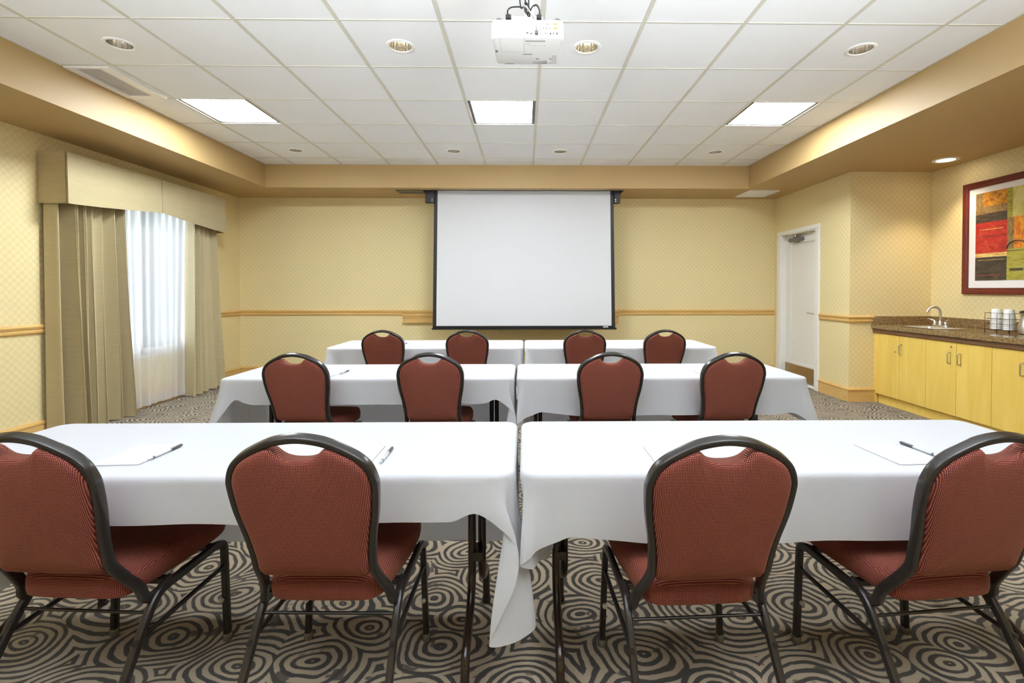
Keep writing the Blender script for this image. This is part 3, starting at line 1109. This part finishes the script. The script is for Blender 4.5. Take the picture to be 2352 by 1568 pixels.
# cup rack with stacked cups
t = thing('cup_rack', 'black wire rack holding two stacks of white cups', 'rack', (4.30, 4.32, CT))
rk = MB()
RX0, RX1, RY = 4.245, 4.355, (4.205, 4.32, 4.435)
r_ = .0017
for z in (CT + .02, CT + .075, CT + .12, CT + .172):
    for y in (RY if z > CT + .15 or z < CT + .03 else (RY[0], RY[1], RY[2])):
        rk.tube([(RX0, y, z), (RX1, y, z)], r_, None, 6)
    for x in (RX0, RX1):
        rk.tube([(x, RY[0], z), (x, RY[2], z)], r_, None, 6)
for x in (RX0, RX1):
    for y in RY:
        rk.tube([(x, y, CT + .008), (x, y, CT + .172)], r_, None, 6)
for y in (4.2625, 4.3775):
    rk.tube([(RX0, y, CT + .02), (RX0, y, CT + .172)], r_, None, 6)
    rk.tube([(RX0, y, CT + .02), (RX1, y, CT + .02)], r_, None, 6)
fr_ = rk.build('wire_frame', M['black_gloss'], t)
ft = MB()
for x in (RX0, RX1):
    for y in RY:
        ft.lathe((x, y, CT), [(.001, .0), (.005, .001), (.006, .006), (.003, .011), (.001, .012)], seg=10)
ft.build('feet', M['black'], t)
# individual cups, nested rim down
cup0 = None
stk_names = ['the racked stack closer to the sink', 'the racked stack beside the carafe']
ordn = ['bottom', 'second from bottom', 'third from bottom', 'fourth from bottom', 'third from top', 'second from top', 'topmost']
for sidx, y in enumerate((4.3775, 4.2625)):
    for k in range(7):
        lb = 'white cup, %s in %s' % (ordn[k], stk_names[sidx])
        zz = CT + .0235 + k * .0165
        if cup0 is None:
            cm = MB().lathe((4.30, y, zz), [(.044, 0), (.0462, .002), (.0462, .006), (.044, .007), (.034, .082), (.031, .086), (.001, .086), (.001, .0845), (.0305, .0845), (.0325, .081), (.0425, .006), (.0425, 0), (.044, 0)], seg=28)
            o = cm.build('cup', M['cup'], None, off=(4.30, y, zz))
            o.location = (4.30, y, zz)
            tag(o, lb, 'cup', 'white cups in the wire rack')
            cup0 = o
        else:
            o = cup0.copy()
            COL.objects.link(o)
            o.location = (4.30, y, zz)
            o['label'] = lb
t = thing('carafe', 'brushed steel coffee carafe standing on the counter beside the cup rack', 'carafe', (4.31, 4.11, CT))
MB().lathe((4.31, 4.11, CT), [(.05, .001), (.062, .006), (.066, .04), (.064, .075), (.052, .12), (.046, .145), (.050, .17), (.056, .182)], cap0=True, cap1=True).build('body', M['steel'], t, angle=50)
MB().lathe((4.31, 4.11, CT), [(.055, .183), (.054, .195), (.03, .205), (.001, .207)]).build('lid', M['black'], t, angle=50)
MB().tube(fillet([(4.31, 4.05, CT + .165), (4.31, 4.0, CT + .16), (4.31, 4.0, CT + .06), (4.31, 4.05, CT + .05)], .03), .008).build('handle', M['black'], t)

# framed painting
PX = XR - .001
fy1, fy0, fz0, fz1 = 4.972, 3.42, 1.208, 2.325
t = thing('framed_painting', 'large abstract painting in a mahogany frame above the counter', 'painting', (PX, 4.2, 1.77))
f = MB()
fw = .062
prof = [(0, 0), (-.03, 0), (-.034, .008), (-.030, .03), (-.022, .045), (-.022, .062), (0, .062)]
# mitred frame rings
def frp(d, x): return [(PX + x, fy0 + d, fz0 + d), (PX + x, fy1 - d, fz0 + d), (PX + x, fy1 - d, fz1 - d), (PX + x, fy0 + d, fz1 - d)]
f.loft([frp(d, x) for x, d in prof], None, False, False, False)
f.build('frame', M['mahogany'], t, angle=20)
MB().box(PX - .014, PX - .008, fy0 + .05, fy1 - .05, fz0 + .05, fz1 - .05).build('mat_board', M['mat_board'], t)
a0, a1, b0, b1 = fy1 - .135, fy0 + .135, fz0 + .135, fz1 - .12     # picture area; a0 nearest the niche
art = MB()
xs = PX - .0155
def blk(u0, u1, v0, v1, m, d=0.0):
    art.box(xs - .0006 - d, xs + .001, a0 + (a1 - a0) * u0, a0 + (a1 - a0) * u1, b0 + (b1 - b0) * v0, b0 + (b1 - b0) * v1, M[m])
blk(0, .25, .84, 1, 'art_amber'); blk(0, .06, .755, 1, 'art_brown', .0004); blk(.06, .25, .76, .84, 'art_brown'); blk(0, .25, .66, .76, 'art_black')
blk(.25, .5, .68, 1, 'art_yellow'); blk(.25, .29, .68, 1, 'art_olive', .0004); blk(.37, .41, .72, .76, 'art_black', .0006)
blk(0, .25, .505, .66, 'art_red'); blk(0, .25, .31, .50, 'art_red'); blk(0, .25, .50, .505, 'art_black', .0004); blk(.03, .22, .575, .581, 'art_gold', .0006)
blk(.25, .30, .34, .68, 'art_brown'); blk(.30, .5, .34, .68, 'art_orange'); blk(0, .25, .265, .31, 'art_gold'); blk(0, .25, 0, .265, 'art_black')
blk(.02, .2, .06, .064, 'art_red', .0004); blk(.02, .23, .23, .234, 'art_gold', .0004)
blk(.25, .5, 0, .34, 'art_olive'); blk(.27, .37, .10, .125, 'art_black', .0004); blk(.25, .5, .315, .321, 'art_black', .0004)
blk(.5, .78, .45, 1, 'art_red'); blk(.78, 1, .6, 1, 'art_amber'); blk(.5, .78, 0, .45, 'art_brown'); blk(.78, 1, 0, .6, 'art_yellow')
ring = [(xs - .002, a0 + (a1 - a0) * (.325 + .075 * cos(k * pi / 12)), b0 + (b1 - b0) * (.34 + .085 * sin(k * pi / 12))) for k in range(13)]
art.tube(ring, .006, M['art_black'], 6)
art.build('canvas', None, t)

# ================================================================== tables
def hermite(keys, s):
    """keys: sorted (s, vec) periodic with 4"""
    n = len(keys)
    for i in range(n):
        s0, v0 = keys[i]
        s1, v1 = keys[(i + 1) % n]
        if i == n - 1: s1 += 4
        q = s if s >= keys[0][0] else s + 4
        if s0 <= q <= s1:
            sp, vp = keys[i - 1]
            if i == 0: sp -= 4
            sn, vn = keys[(i + 2) % n]
            if i + 2 >= n: sn += 4
            h = max(1e-6, s1 - s0)
            t = (q - s0) / h
            m0 = (v1 - vp) / max(1e-6, s1 - sp) * h
            m1 = (vn - v0) / max(1e-6, sn - s0) * h
            # limit overshoot
            dv = v1 - v0
            for c in range(3):
                lim = 2.2 * abs(dv[c]) + 1e-4
                m0[c] = max(-lim, min(lim, m0[c]))
                m1[c] = max(-lim, min(lim, m1[c]))
            t2, t3 = t * t, t ** 3
            return v0 * (2 * t3 - 3 * t2 + 1) + m0 * (t3 - 2 * t2 + t) + v1 * (-2 * t3 + 3 * t2) + m1 * (t3 - t2)
    return keys[0][1].copy()


def perim(x0, x1, y0, y1, r, s):
    """s in [0,4): front, right, back, left. returns point, normal"""
    s = s % 4
    k = int(s)
    u = s - k
    W, H = x1 - x0, y1 - y0
    L = (W, H, W, H)[k]
    arc = r * pi / 4
    tot = L - 2 * r + 2 * arc
    d = u * tot
    ox, oy, tx, ty, nx, ny = [(x0, y0, 1, 0, 0, -1), (x1, y0, 0, 1, 1, 0), (x1, y1, -1, 0, 0, 1), (x0, y1, 0, -1, -1, 0)][k]
    if d < arc:
        a = pi / 4 - d / r          # angle before straight
        cx_, cy_ = ox + tx * r - nx * r, oy + ty * r - ny * r
        vx, vy = nx * cos(a) - tx * sin(a), ny * cos(a) - ty * sin(a)
        return Vector((cx_ + vx * r, cy_ + vy * r, 0)), Vector((vx, vy, 0))
    if d > tot - arc:
        a = (d - (tot - arc)) / r
        cx_, cy_ = ox + tx * (L - r) - nx * r, oy + ty * (L - r) - ny * r
        vx, vy = nx * cos(a) + tx * sin(a), ny * cos(a) + ty * sin(a)
        return Vector((cx_ + vx * r, cy_ + vy * r, 0)), Vector((vx, vy, 0))
    e = r + d - arc
    return Vector((ox + tx * e, oy + ty * e, 0)), Vector((nx, ny, 0))


def make_cloth(x0, x1, y0, y1, keys, seed=0, r=.055):
    """keys: (s, kind, ...): ('n', D, out) hang straight; ('h', X, Y, D) hem at a point"""
    rnd = random.Random(seed)
    z = TT + .004
    kk = []
    for k in keys:
        s = k[0]
        p, n = perim(x0, x1, y0, y1, r, s)
        if k[1] == 'n':
            kk.append((s, Vector((n.x * k[3], n.y * k[3], k[2]))))
        else:
            kk.append((s, Vector((k[2] - p.x, k[3] - p.y, k[4]))))
    kk.sort(key=lambda q: q[0])
    S = []
    for c in range(4):
        us = [i / 90 for i in range(90)]
        us += [i * .0022 for i in range(1, 46)] + [1 - i * .0022 for i in range(1, 46)]
        S += sorted(set(round(c + u, 6) for u in us))
    ph = [rnd.uniform(0, 6) for _ in range(6)]
    rf = .014
    rings = [[] for _ in range(0)]
    cols = []
    NT_ = 20
    for s in S:
        p, n = perim(x0, x1, y0, y1, r, s)
        v = hermite(kk, s)
        D = v.z
        wav = .004 * sin(s * 21 + ph[0]) + .003 * sin(s * 37 + ph[1])
        col = []
        col.append(p - n * .045 + Vector((0, 0, z)))
        col.append(p - n * .030 + Vector((0, 0, z)))
        for a in range(6):
            th = pi / 2 * a / 5
            col.append(p - n * rf + n * rf * sin(th) + Vector((0, 0, z - rf + rf * cos(th))))
        for k in range(1, NT_ + 1):
            t = k / NT_
            e = t * t * (3 - 2 * t) * .6 + t * .4
            off = Vector((v.x, v.y, 0)) * e + n * (wav * t * min(1, D / .15))
            col.append(p + n * .001 + off + Vector((0, 0, z - rf - (D - rf) * t)))
        cols.append(col)
    nr = len(cols[0])
    mb = MB()
    rings = [[tuple(c[i]) for c in cols] for i in range(nr)]
    mb.loft(rings, None, True, False, True)
    return mb


def leg_set(x, yc, t, sx):
    """wishbone folding leg under a narrow table; sx = direction of its brace"""
    l = MB()
    d = .016
    l.tube(fillet([(x - d, yc - .02, TT - .03), (x - d, yc - .02, .235), (x - d, yc - .075, .16), (x - d, yc - .225, .10), (x - d, yc - .245, .006)], .06), .0145, None, 10, (1, 0, 0))
    l.build('leg', M['table_leg'], t)
    l = MB()
    l.tube(fillet([(x + d, yc + .02, TT - .03), (x + d, yc + .02, .235), (x + d, yc + .06, .19), (x + d, yc + .19, .17), (x + d, yc + .215, .006)], .06), .0145, None, 10, (1, 0, 0))
    l.build('leg', M['table_leg'], t)
    for za, zb_ in ((.30, .33), (.56, .58)):
        MB().box(x - d - .004, x + d + .004, yc - .035, yc + .035, za, zb_).build('leg_collar', M['table_leg'], t)
    l = MB()
    prof = [(-.011, -.003), (.011, -.003), (.011, .003), (-.011, .003)]
    l.sweep([(x, yc, .575), (x + sx * .17, yc, TT - .03)], prof, (0, 0, 1))
    l.sweep([(x + sx * .08, yc + .012, .635), (x + sx * .26, yc + .012, TT - .03)], prof, (0, 0, 1))
    l.build('brace', M['table_leg'], t)
    for y in (yc - .245, yc + .215):
        MB().lathe((x + (-d if y < yc else d), y, 0), [(.001, .0), (.017, .001), (.018, .012), (.014, .02)], seg=14, cap1=True).build('foot_cap', M['black'], t)


def hang(D):
    return D


def generic(Df, Db, De, fl=.03):
    return Df, Db, De, fl


tables = []


def add_table(x0, x1, y0, y1, tlabel, clabel, keys, seed):
    t = thing('folding_table', tlabel, 'table', ((x0 + x1) / 2, (y0 + y1) / 2, 0), 0, 'narrow folding tables')
    tt = MB()
    def rg(z, i): return [((x0 + x1) / 2 + a, (y0 + y1) / 2 + b, z) for a, b in rrect(x1 - x0 - .008 - 2 * i, y1 - y0 - .008 - 2 * i, .048, 6)]
    tt.loft([rg(TT - .022, .004), rg(TT - .019, .003), rg(TT - .004, .003), rg(TT, .006)])
    tt.build('tabletop', M['table_core'], t, angle=35)
    yc = (y0 + y1) / 2
    leg_set(x0 + (.14 if x0 > -.5 else .2), yc, t, 1)
    leg_set(x1 - (.14 if x1 < .5 else .2), yc, t, -1)
    c = make_cloth(x0, x1, y0, y1, keys, seed).build('tablecloth', M['linen'], angle=180, off=((x0 + x1) / 2, yc, TT))
    c.location = ((x0 + x1) / 2, yc, TT)
    solidify(c, .0016).modifiers['thick'].offset = 1
    tag(c, clabel, 'tablecloth', 'white tablecloths')
    return t


def corner_swoop(s, D, tipD, fx_, fy_, front_before=True):
    """keys round a front corner at s (1 = right, 0/4 = left)"""
    return []


def keys_left(x0, x1, y0, y1, Df, Db, De, fx=.06, b=1.0):
    """table on the curtain side: free end on the left, gap on the right"""
    K = [(.30, 'n', Df, .004), (.60, 'n', Df, .004), (.84, 'n', Df, .003), (.905, 'n', Df - .004, .002), (.945, 'n', Df - .028, .004), (.966, 'h', x1 - .04, y0 - .018, Df + .012),
         (.980, 'h', x1 + .012, y0 - .032, Df + .075), (.990, 'h', x1 + .002, y0 - .045, Df + .17), (.997, 'h', x1 - .045, y0 - .05, Df + .27), (1.004, 'h', x1 - .071, y0 - .052, De - .002), (1.02, 'h', x1 - .045, y0 - .047, De + .006), (1.045, 'h', x1 + .01 * b, y0 - .03, De + .002), (1.085, 'h', x1 + .062 * b, y0 + .012, De - .01),
         (1.2, 'h', x1 + .03 * b, y0 + .13, De), (1.35, 'h', x1 + .004, y0 + .2, De), (1.7, 'n', De, .002), (1.9, 'n', De, .003),
         (2.0, 'n', De + .02, .0), (2.06, 'n', Db, .0), (2.3, 'n', Db, .01), (2.6, 'n', Db, .01), (2.9, 'n', Db, .01), (2.97, 'n', Db + .02, .02), (3.0, 'n', De + .06, .05), (3.06, 'n', De + .05, .02), (3.3, 'n', De + .07, .012), (3.7, 'n', De + .075, .012), (3.9, 'n', De + .03, .02),
         (3.96, 'n', De, .06), (3.985, 'n', De - .01, fx + .04), (.004, 'n', De - .06, fx + .045), (.015, 'n', Df + .11, fx), (.028, 'n', Df + .03, .02), (.055, 'n', Df - .03, .0), (.085, 'n', Df - .012, .0), (.12, 'n', Df, .003)]
    return K


def keys_right(x0, x1, y0, y1, Df, Db, De, fx=.045, Dg=.3, Dr=None):
    """table on the counter side: gap on the left, free end on the right"""
    Dr = Dr or De
    K = [(.0, 'h', x0 + .004, y0 - .036, Df + .045), (.012, 'h', x0 + .028, y0 - .03, Df + .030), (.028, 'h', x0 + .05, y0 - .018, Df + .012), (.05, 'n', Df - .004, .003), (.075, 'n', Df - .02, .003), (.13, 'n', Df - .01, .003), (.22, 'n', Df + .004, .004), (.5, 'n', Df, .004), (.75, 'n', Df, .004), (.88, 'n', Df, .003),
         (.94, 'n', Df - .012, .004), (.975, 'n', Df + .012, .02), (.992, 'n', Df + .05, fx), (1.01, 'n', Dr, fx + .03), (1.05, 'n', Dr, .05), (1.3, 'n', Dr, .03), (1.6, 'n', Dr, .03), (1.92, 'n', Dr, .04),
         (2.0, 'n', Dr + .03, .08), (2.05, 'n', Db, .02), (2.4, 'n', Db, .01), (2.9, 'n', Db, .01), (2.99, 'n', Db + .01, -.02), (3.06, 'n', Dg, -.03), (3.3, 'n', Dg, -.06), (3.55, 'n', Dg, -.09), (3.72, 'n', Dg, -.11), (3.86, 'n', Dg, -.085), (3.93, 'h', x0 + .06, y0 + .04, Dg - .02), (3.965, 'h', x0 + .045, y0 - .005, Df + .075), (3.985, 'h', x0 + .012, y0 - .03, Df + .055)]
    return K


rowsY = [(1.44, 2.035), (3.005, 3.61), (4.62, 5.32)]
rowdesc = ['in the front row by the camera', 'in the middle row', 'in the row next to the screen']
GX = [(-.032, -.014), (-.069, -.052), (-.019, -.004)]
EX = [(-1.90, 1.84), (-1.885, 1.775), (-1.887, 1.84)]
FD = [(.138, .202), (.155, .227), (.20, .20)]
for r_i in range(3):
    y0, y1 = rowsY[r_i]
    g0, g1 = GX[r_i]
    e0, e1 = EX[r_i]
    d0, d1 = FD[r_i]
    add_table(e0, g0, y0, y1, 'folding table under white cloth on the curtain side, ' + rowdesc[r_i], 'white tablecloth on the curtain side table ' + rowdesc[r_i],
              keys_left(e0, g0, y0, y1, d0, .505, .475, b=1.0 if r_i == 0 else .06), r_i * 2 + 1)
    add_table(g1, e1, y0, y1, 'folding table under white cloth on the counter side, ' + rowdesc[r_i], 'white tablecloth on the counter side table ' + rowdesc[r_i],
              keys_right(g1, e1, y0, y1, d1, .46 if r_i else .42, .30), r_i * 2 + 2)

# ================================================================== chairs
ch = thing('banquet_chair', 'x', 'chair', (0, 0, 0), 0, 'burgundy banquet chairs')


def yb_(z):
    """lean of the back: local y for a height"""
    pts = [(.34, -.10), (.36, -.118), (.42, -.158), (.475, -.194), (.4926, -.205), (.595, -.2335), (.672, -.2545), (.745, -.273), (.805, -.289), (.88, -.309)]
    for (a, ya), (b, y2) in zip(pts[:-1], pts[1:]):
        if z <= b:
            return ya + (y2 - ya) * (z - a) / (b - a)
    return pts[-1][1]


half = [(.060, .870), (.105, .852), (.147, .828), (.173, .802), (.1865, .768), (.189, .738), (.183, .672), (.1685, .595), (.162, .540), (.160, .4926), (.166, .44), (.180, .39)]
R_ = [(x, yb_(z), z) for x, z in half]
# lower hooks run forward under the seat
R_ += [(.188, -.128, .356), (.192, -.105, .343), (.193, -.075, .346), (.194, -.035, .360)]
full = [(-x, y, z) for x, y, z in reversed(R_)] + [(0, yb_(.878), .878)] + R_
path = catmull(full, 5)
prof = rrect(.0185, .030, .006, 3)


def hoop_up(i, t):
    z = path[i].z
    v = Vector((0, -.95, -.3)) if z > .40 else Vector((0, -.75, -.65))
    return v


hf = MB().sweep(path, prof, hoop_up)
hf.build('back_frame', M['frame'], ch, angle=50)

# padded back
out_r = [(0, .8215), (.02, .8225), (.04, .828), (.054, .8375), (.065, .848), (.077, .852), (.101, .845), (.142, .822), (.166, .798), (.1785, .768), (.181, .738), (.175, .668), (.161, .593), (.154, .54), (.152, .495), (.151, .484), (.146, .470), (.134, .463), (.07, .4605), (0, .460)]
outline = out_r + [(-x, z) for x, z in reversed(out_r[1:-1])]
oc = catmull([(x, z, 0) for x, z in outline], 3, True)
oc = [(p.x, p.y) for p in oc]


def inset(pts, d):
    n = len(pts)
    res = []
    for i in range(n):
        a, c = Vector(pts[i - 1]), Vector(pts[(i + 1) % n])
        t = (c - a).normalized()
        nrm = Vector((t.y, -t.x))       # outline runs clockwise seen from the rear: inward
        res.append((pts[i][0] + nrm.x * d, pts[i][1] + nrm.y * d))
    return res


# find the sign that insets
def area(p): return sum(p[i - 1][0] * p[i][1] - p[i][0] * p[i - 1][1] for i in range(len(p))) / 2
sg = 1 if abs(area(inset(oc, .01))) < abs(area(oc)) else -1
cz_ = .645
layers = []
def lay(d, yo, sc_=1.0):
    q = inset(oc, sg * d)
    return [(x * sc_, yb_(cz_ + (z - cz_) * sc_) + yo, cz_ + (z - cz_) * sc_) for x, z in q]
layers.append(lay(.015, -.034, .12)); layers.append(lay(.015, -.033, .45)); layers.append(lay(.015, -.031, .75)); layers.append(lay(.015, -.0275, .93))
layers += [lay(.015, -.025), lay(.009, -.0225), lay(.004, -.018), lay(.0012, -.011), lay(0, -.004), lay(0, .018), lay(.002, .026), lay(.008, .033), lay(.016, .037)]
layers.append(lay(.016, .041, .9)); layers.append(lay(.016, .047, .6)); layers.append(lay(.016, .049, .2))
MB().loft(layers, None, True, True, True).build('backrest', M['fabric'], ch, angle=70, uvbox='back')

# seat
so = [(0, -.172), (.09, -.171), (.135, -.164), (.158, -.145), (.168, -.115), (.180, -.05), (.193, .05), (.197, .13), (.196, .18), (.188, .218), (.168, .24), (.09, .252), (0, .254)]
sout = so + [(-x, y) for x, y in reversed(so[1:-1])]
soc = [(p.x, p.y) for p in catmull([(x, y, 0) for x, y in sout], 3, True)]
sg2 = 1 if abs(area(inset(soc, .01))) < abs(area(soc)) else -1
SB = .366
def sl(d, z, k=1.0):
    q = inset(soc, sg2 * d)
    return [(x * k, .05 + (y - .05) * k, z + .010 * (y + .17) / .44) for x, y in q]
SL = [sl(.012, SB), sl(.003, SB + .006), sl(0, SB + .02), sl(0, SB + .045), sl(.004, SB + .06), sl(.012, SB + .070), sl(.024, SB + .076), sl(.024, SB + .081, .85), sl(.024, SB + .086, .55), sl(.024, SB + .087, .15)]
MB().loft(SL, None, True, True, True).build('seat', M['fabric'], ch, angle=75, uvbox='seat')

# side frames: rear leg, rail, front leg
lp = rrect(.020, .026, .006, 3)
for s in (-1, 1):
    pts = [(s * .207, -.315, .012), (s * .200, -.135, .300), (s * .199, -.09, .352), (s * .199, .16, .357), (s * .200, .196, .345), (s * .213, .192, .018)]
    pf = fillet(pts, [.05, .055, .03, .05], 7)
    # split the continuous tube into rear leg, rail and front leg
    ir = next(i for i, p in enumerate(pf) if p.y > -.06)
    jf = next(i for i, p in enumerate(pf) if p.y > .12)
    upx = (1, 0, 0)
    l1 = MB().sweep(pf[:ir + 1], [(b, a) for a, b in lp], upx).build('leg', M['frame'], ch, angle=50)
    MB().sweep([pf[ir], pf[jf]], [(b, a) for a, b in lp], upx).build('seat_rail', M['frame'], ch, angle=50)
    l2 = MB().sweep(pf[jf:], [(b, a) for a, b in lp], upx).build('leg', M['frame'], ch, angle=50)
    for lg_, x, y in ((l1, s * .207, -.318), (l2, s * .213, .192)):
        MB().lathe((x, y, 0), [(.001, .0005), (.0145, .001), (.0155, .008), (.0155, .022), (.0135, .026)], seg=16, cap1=True).build('glide', M['glide'], lg_)
    MB().lathe((s * .2075, .176, .155), [(.001, -.012), (.0075, -.012), (.0085, -.006), (.006, .0)], ax='y', seg=14).build('bumper', M['steel'], l2)
    MB().sweep([(s * .2035, -.185, .255), (s * .2035, .19, .268)], rrect(.011, .014, .003, 2), (1, 0, 0)).build('brace', M['frame'], ch, angle=50)
MB().tube([(-.197, -.125, .307), (.197, -.125, .307)], .0048, None, 10).build('cross_bar', M['frame'], ch)
for y in (-.04, .15):
    MB().box(-.19, .19, y - .012, y + .012, .345, .365, bv=.003).build('seat_support', M['frame'], ch)

chairs = [
    (-1.294, 1.572, -3.8, 'burgundy padded chair nearest the curtains, at the table closest to the camera'),
    (-.572, 1.55, -1.5, 'burgundy padded chair second from the curtains, at the table closest to the camera'),
    (.492, 1.515, 2.5, 'burgundy padded chair third from the curtains, at the table closest to the camera'),
    (1.195, 1.530, 5.5, 'burgundy padded chair nearest the counter, at the table closest to the camera'),
    (-1.330, 3.15, -3, 'rust padded chair in the middle row, nearest the curtains'),
    (-.553, 3.15, -1, 'rust padded chair in the middle row, second from the curtains'),
    (.500, 3.15, 1, 'rust padded chair in the middle row, third from the curtains'),
    (1.215, 3.14, 4, 'rust padded chair in the middle row, nearest the counter'),
    (-1.29, 4.755, -2, 'orange rust chair in the row by the screen, nearest the curtains'),
    (-.53, 4.755, 0, 'orange rust chair under the curtain-side end of the screen'),
    (.55, 4.755, 0, 'orange rust chair under the counter-side end of the screen'),
    (1.28, 4.755, 2, 'orange rust chair in the row by the screen, nearest the door'),
]
for k, (x, y, a, lb) in enumerate(chairs):
    o = ch if k == 0 else copy_tree(ch)
    o.location = (x, y, 0)
    o.rotation_euler = (0, 0, math.radians(a))
    o['label'] = lb

# ================================================================== notepads and pens
def notepad(x, y, wd, dp, rot, lb):
    o = MB()
    n = 3
    for k in range(n):
        o.box(-wd / 2, wd / 2, -dp / 2, dp / 2, k * .0011, k * .0011 + .0009)
    q = o.build('notepad', M['paper'], None, off=(0, 0, 0))
    q.location = (x, y, TT + .0068)
    q.rotation_euler = (0, 0, math.radians(rot))
    tag(q, lb, 'notepad', 'white notepads on the tables')
    e = MB().box(-wd / 2, wd / 2, -dp / 2, -dp / 2 + .014, .0033, .0037)
    b = MB().box(-wd / 2, wd / 2, -dp / 2 + .002, dp / 2, -.0006, -.0001).build('backing_card', M['mark'], None, off=(0, 0, 0))
    b.parent = q
    return q


def pen(x, y, rot, lb):
    q = thing('pen', lb, 'pen', (x, y, TT + .0115), math.radians(rot), 'ballpoint pens on the tables')
    def P(name, prof, m):
        o = MB().lathe((0, 0, 0), prof, None, 12, 'y').build(name, m, None, off=(0, 0, 0))
        o.parent = q
    P('barrel', [(.001, -.075), (.003, -.074), (.0042, -.06), (.0043, .025)], M['pen_clear'])
    P('cap', [(.005, .02), (.0054, .024), (.0052, .068), (.003, .075), (.001, .076)], M['nib'])
    P('collar', [(.0046, -.06), (.0046, -.052)], M['mark'])
    return q


notepad(-1.2826, 1.6372, .135, .205, 3, 'white notepad beside the chair nearest the curtains, front table')
pen(-1.2060, 1.6485, -1, 'clear pen along the edge of the notepad nearest the curtains, front table')
notepad(-0.5570, 1.6097, .135, .2, 0, 'white notepad half hidden by the second chair from the curtains, front table')
pen(-0.4558, 1.6066, 1, 'clear pen beside the second chair from the curtains, front table')
notepad(0.4824, 1.5872, .14, .2, 0, 'white notepad behind the third chair from the curtains, front table')
notepad(1.2346, 1.6015, .135, .2, 3, 'white notepad beside the chair nearest the counter, front table')
pen(1.3429, 1.6352, 4, 'clear pen lying next to the notepad nearest the counter, front table')
notepad(-1.2847, 3.2091, .135, .2, -4, 'white notepad beside the chair nearest the curtains, middle table')
pen(-1.1917, 3.2275, -3, 'pen beside the chair nearest the curtains, middle table')
notepad(1.2008, 3.1682, .135, .2, 0, 'white notepad beside the chair nearest the counter, middle table')
notepad(-1.2898, 4.8749, .135, .2, 0, 'white notepad behind the chair nearest the curtains, table by the screen')
pen(-1.2060, 4.9056, -3, 'pen beside the chair nearest the curtains, table by the screen')

# ================================================================== light
W = bpy.data.worlds.new('daylight')
sc.world = W
W.use_nodes = True
nt = W.node_tree
bg = nt.nodes['Background']
bg.inputs[0].default_value = (.86, .93, 1.0, 1)
bg.inputs[1].default_value = 2.2


def area_light(name, loc, rot, sx, sy, power, col, portal=False, spread=180):
    d = bpy.data.lights.new(name, 'AREA')
    d.shape = 'RECTANGLE'
    d.size, d.size_y = sx, sy
    d.energy = power
    d.color = col
    d.spread = math.radians(spread)
    if portal:
        d.cycles.is_portal = True
    o = bpy.data.objects.new(name, d)
    COL.objects.link(o)
    o.location = loc
    o.rotation_euler = rot
    return o


area_light('window_portal', (XL - .11, (WY0 + WY1) / 2, (WZ0 + WZ1) / 2), (0, -pi / 2, 0), WZ1 - WZ0, WY1 - WY0, 1, (1, 1, 1), True)
# added fill lights behind the camera, tilted up and forward to brighten the ceiling
area_light('ceiling_fill', (-1.35, -.6, 1.6), (pi * .80, 0, 0), 1.0, 1.0, 62, (.88, .95, 1), spread=105)
area_light('ceiling_fill', (1.35, -.6, 1.6), (pi * .80, 0, 0), 1.0, 1.0, 78, (.88, .95, 1), spread=105)
sp = bpy.data.lights.new('soffit_spot', 'SPOT')
sp.energy = 22
sp.color = (1, .83, .6)
sp.spot_size = math.radians(95)
sp.spot_blend = .6
sp.shadow_soft_size = .06
so_ = bpy.data.objects.new('soffit_spot', sp)
COL.objects.link(so_)
so_.location = (4.25, 4.885, SZ - .02)

# ================================================================== camera
f_, cx_, cy_ = 1120.54, 1223.29, 683.82
yaw, pitch, roll = -.0156, -.0169, .0003
cd = bpy.data.cameras.new('camera')
cd.sensor_width = 36
cd.sensor_fit = 'HORIZONTAL'
cd.lens = f_ * 36 / 2352
cd.shift_x = (1176 - cx_) / 2352
cd.shift_y = (cy_ - 784) / 2352
cd.clip_start = .02
cam = bpy.data.objects.new('camera', cd)
COL.objects.link(cam)
Rz = Matrix.Rotation(yaw, 3, 'Z')
Rx = Matrix.Rotation(pitch, 3, 'X')
Ry = Matrix.Rotation(roll, 3, 'Y')
R = Rz @ Rx @ Ry
xa_, ya_, za_ = R.col[0], R.col[1], R.col[2]
mw = Matrix.Identity(4)
for i in range(3):
    mw[i][0], mw[i][1], mw[i][2] = xa_[i], za_[i], -ya_[i]
mw[2][3] = CAMZ
cam.matrix_world = mw
sc.camera = cam

sc.view_settings.view_transform = 'Standard'
sc.view_settings.look = 'None'
sc.view_settings.gamma = 1
sc.view_settings.use_curve_mapping = False
sc.view_settings.exposure = 1.0
sc.cycles.use_denoising = True
sc.cycles.max_bounces = 10
sc.cycles.diffuse_bounces = 6
sc.cycles.transparent_max_bounces = 12
sc.cycles.caustics_reflective = False
sc.cycles.caustics_refractive = False
sc.cycles.sample_clamp_indirect = 6
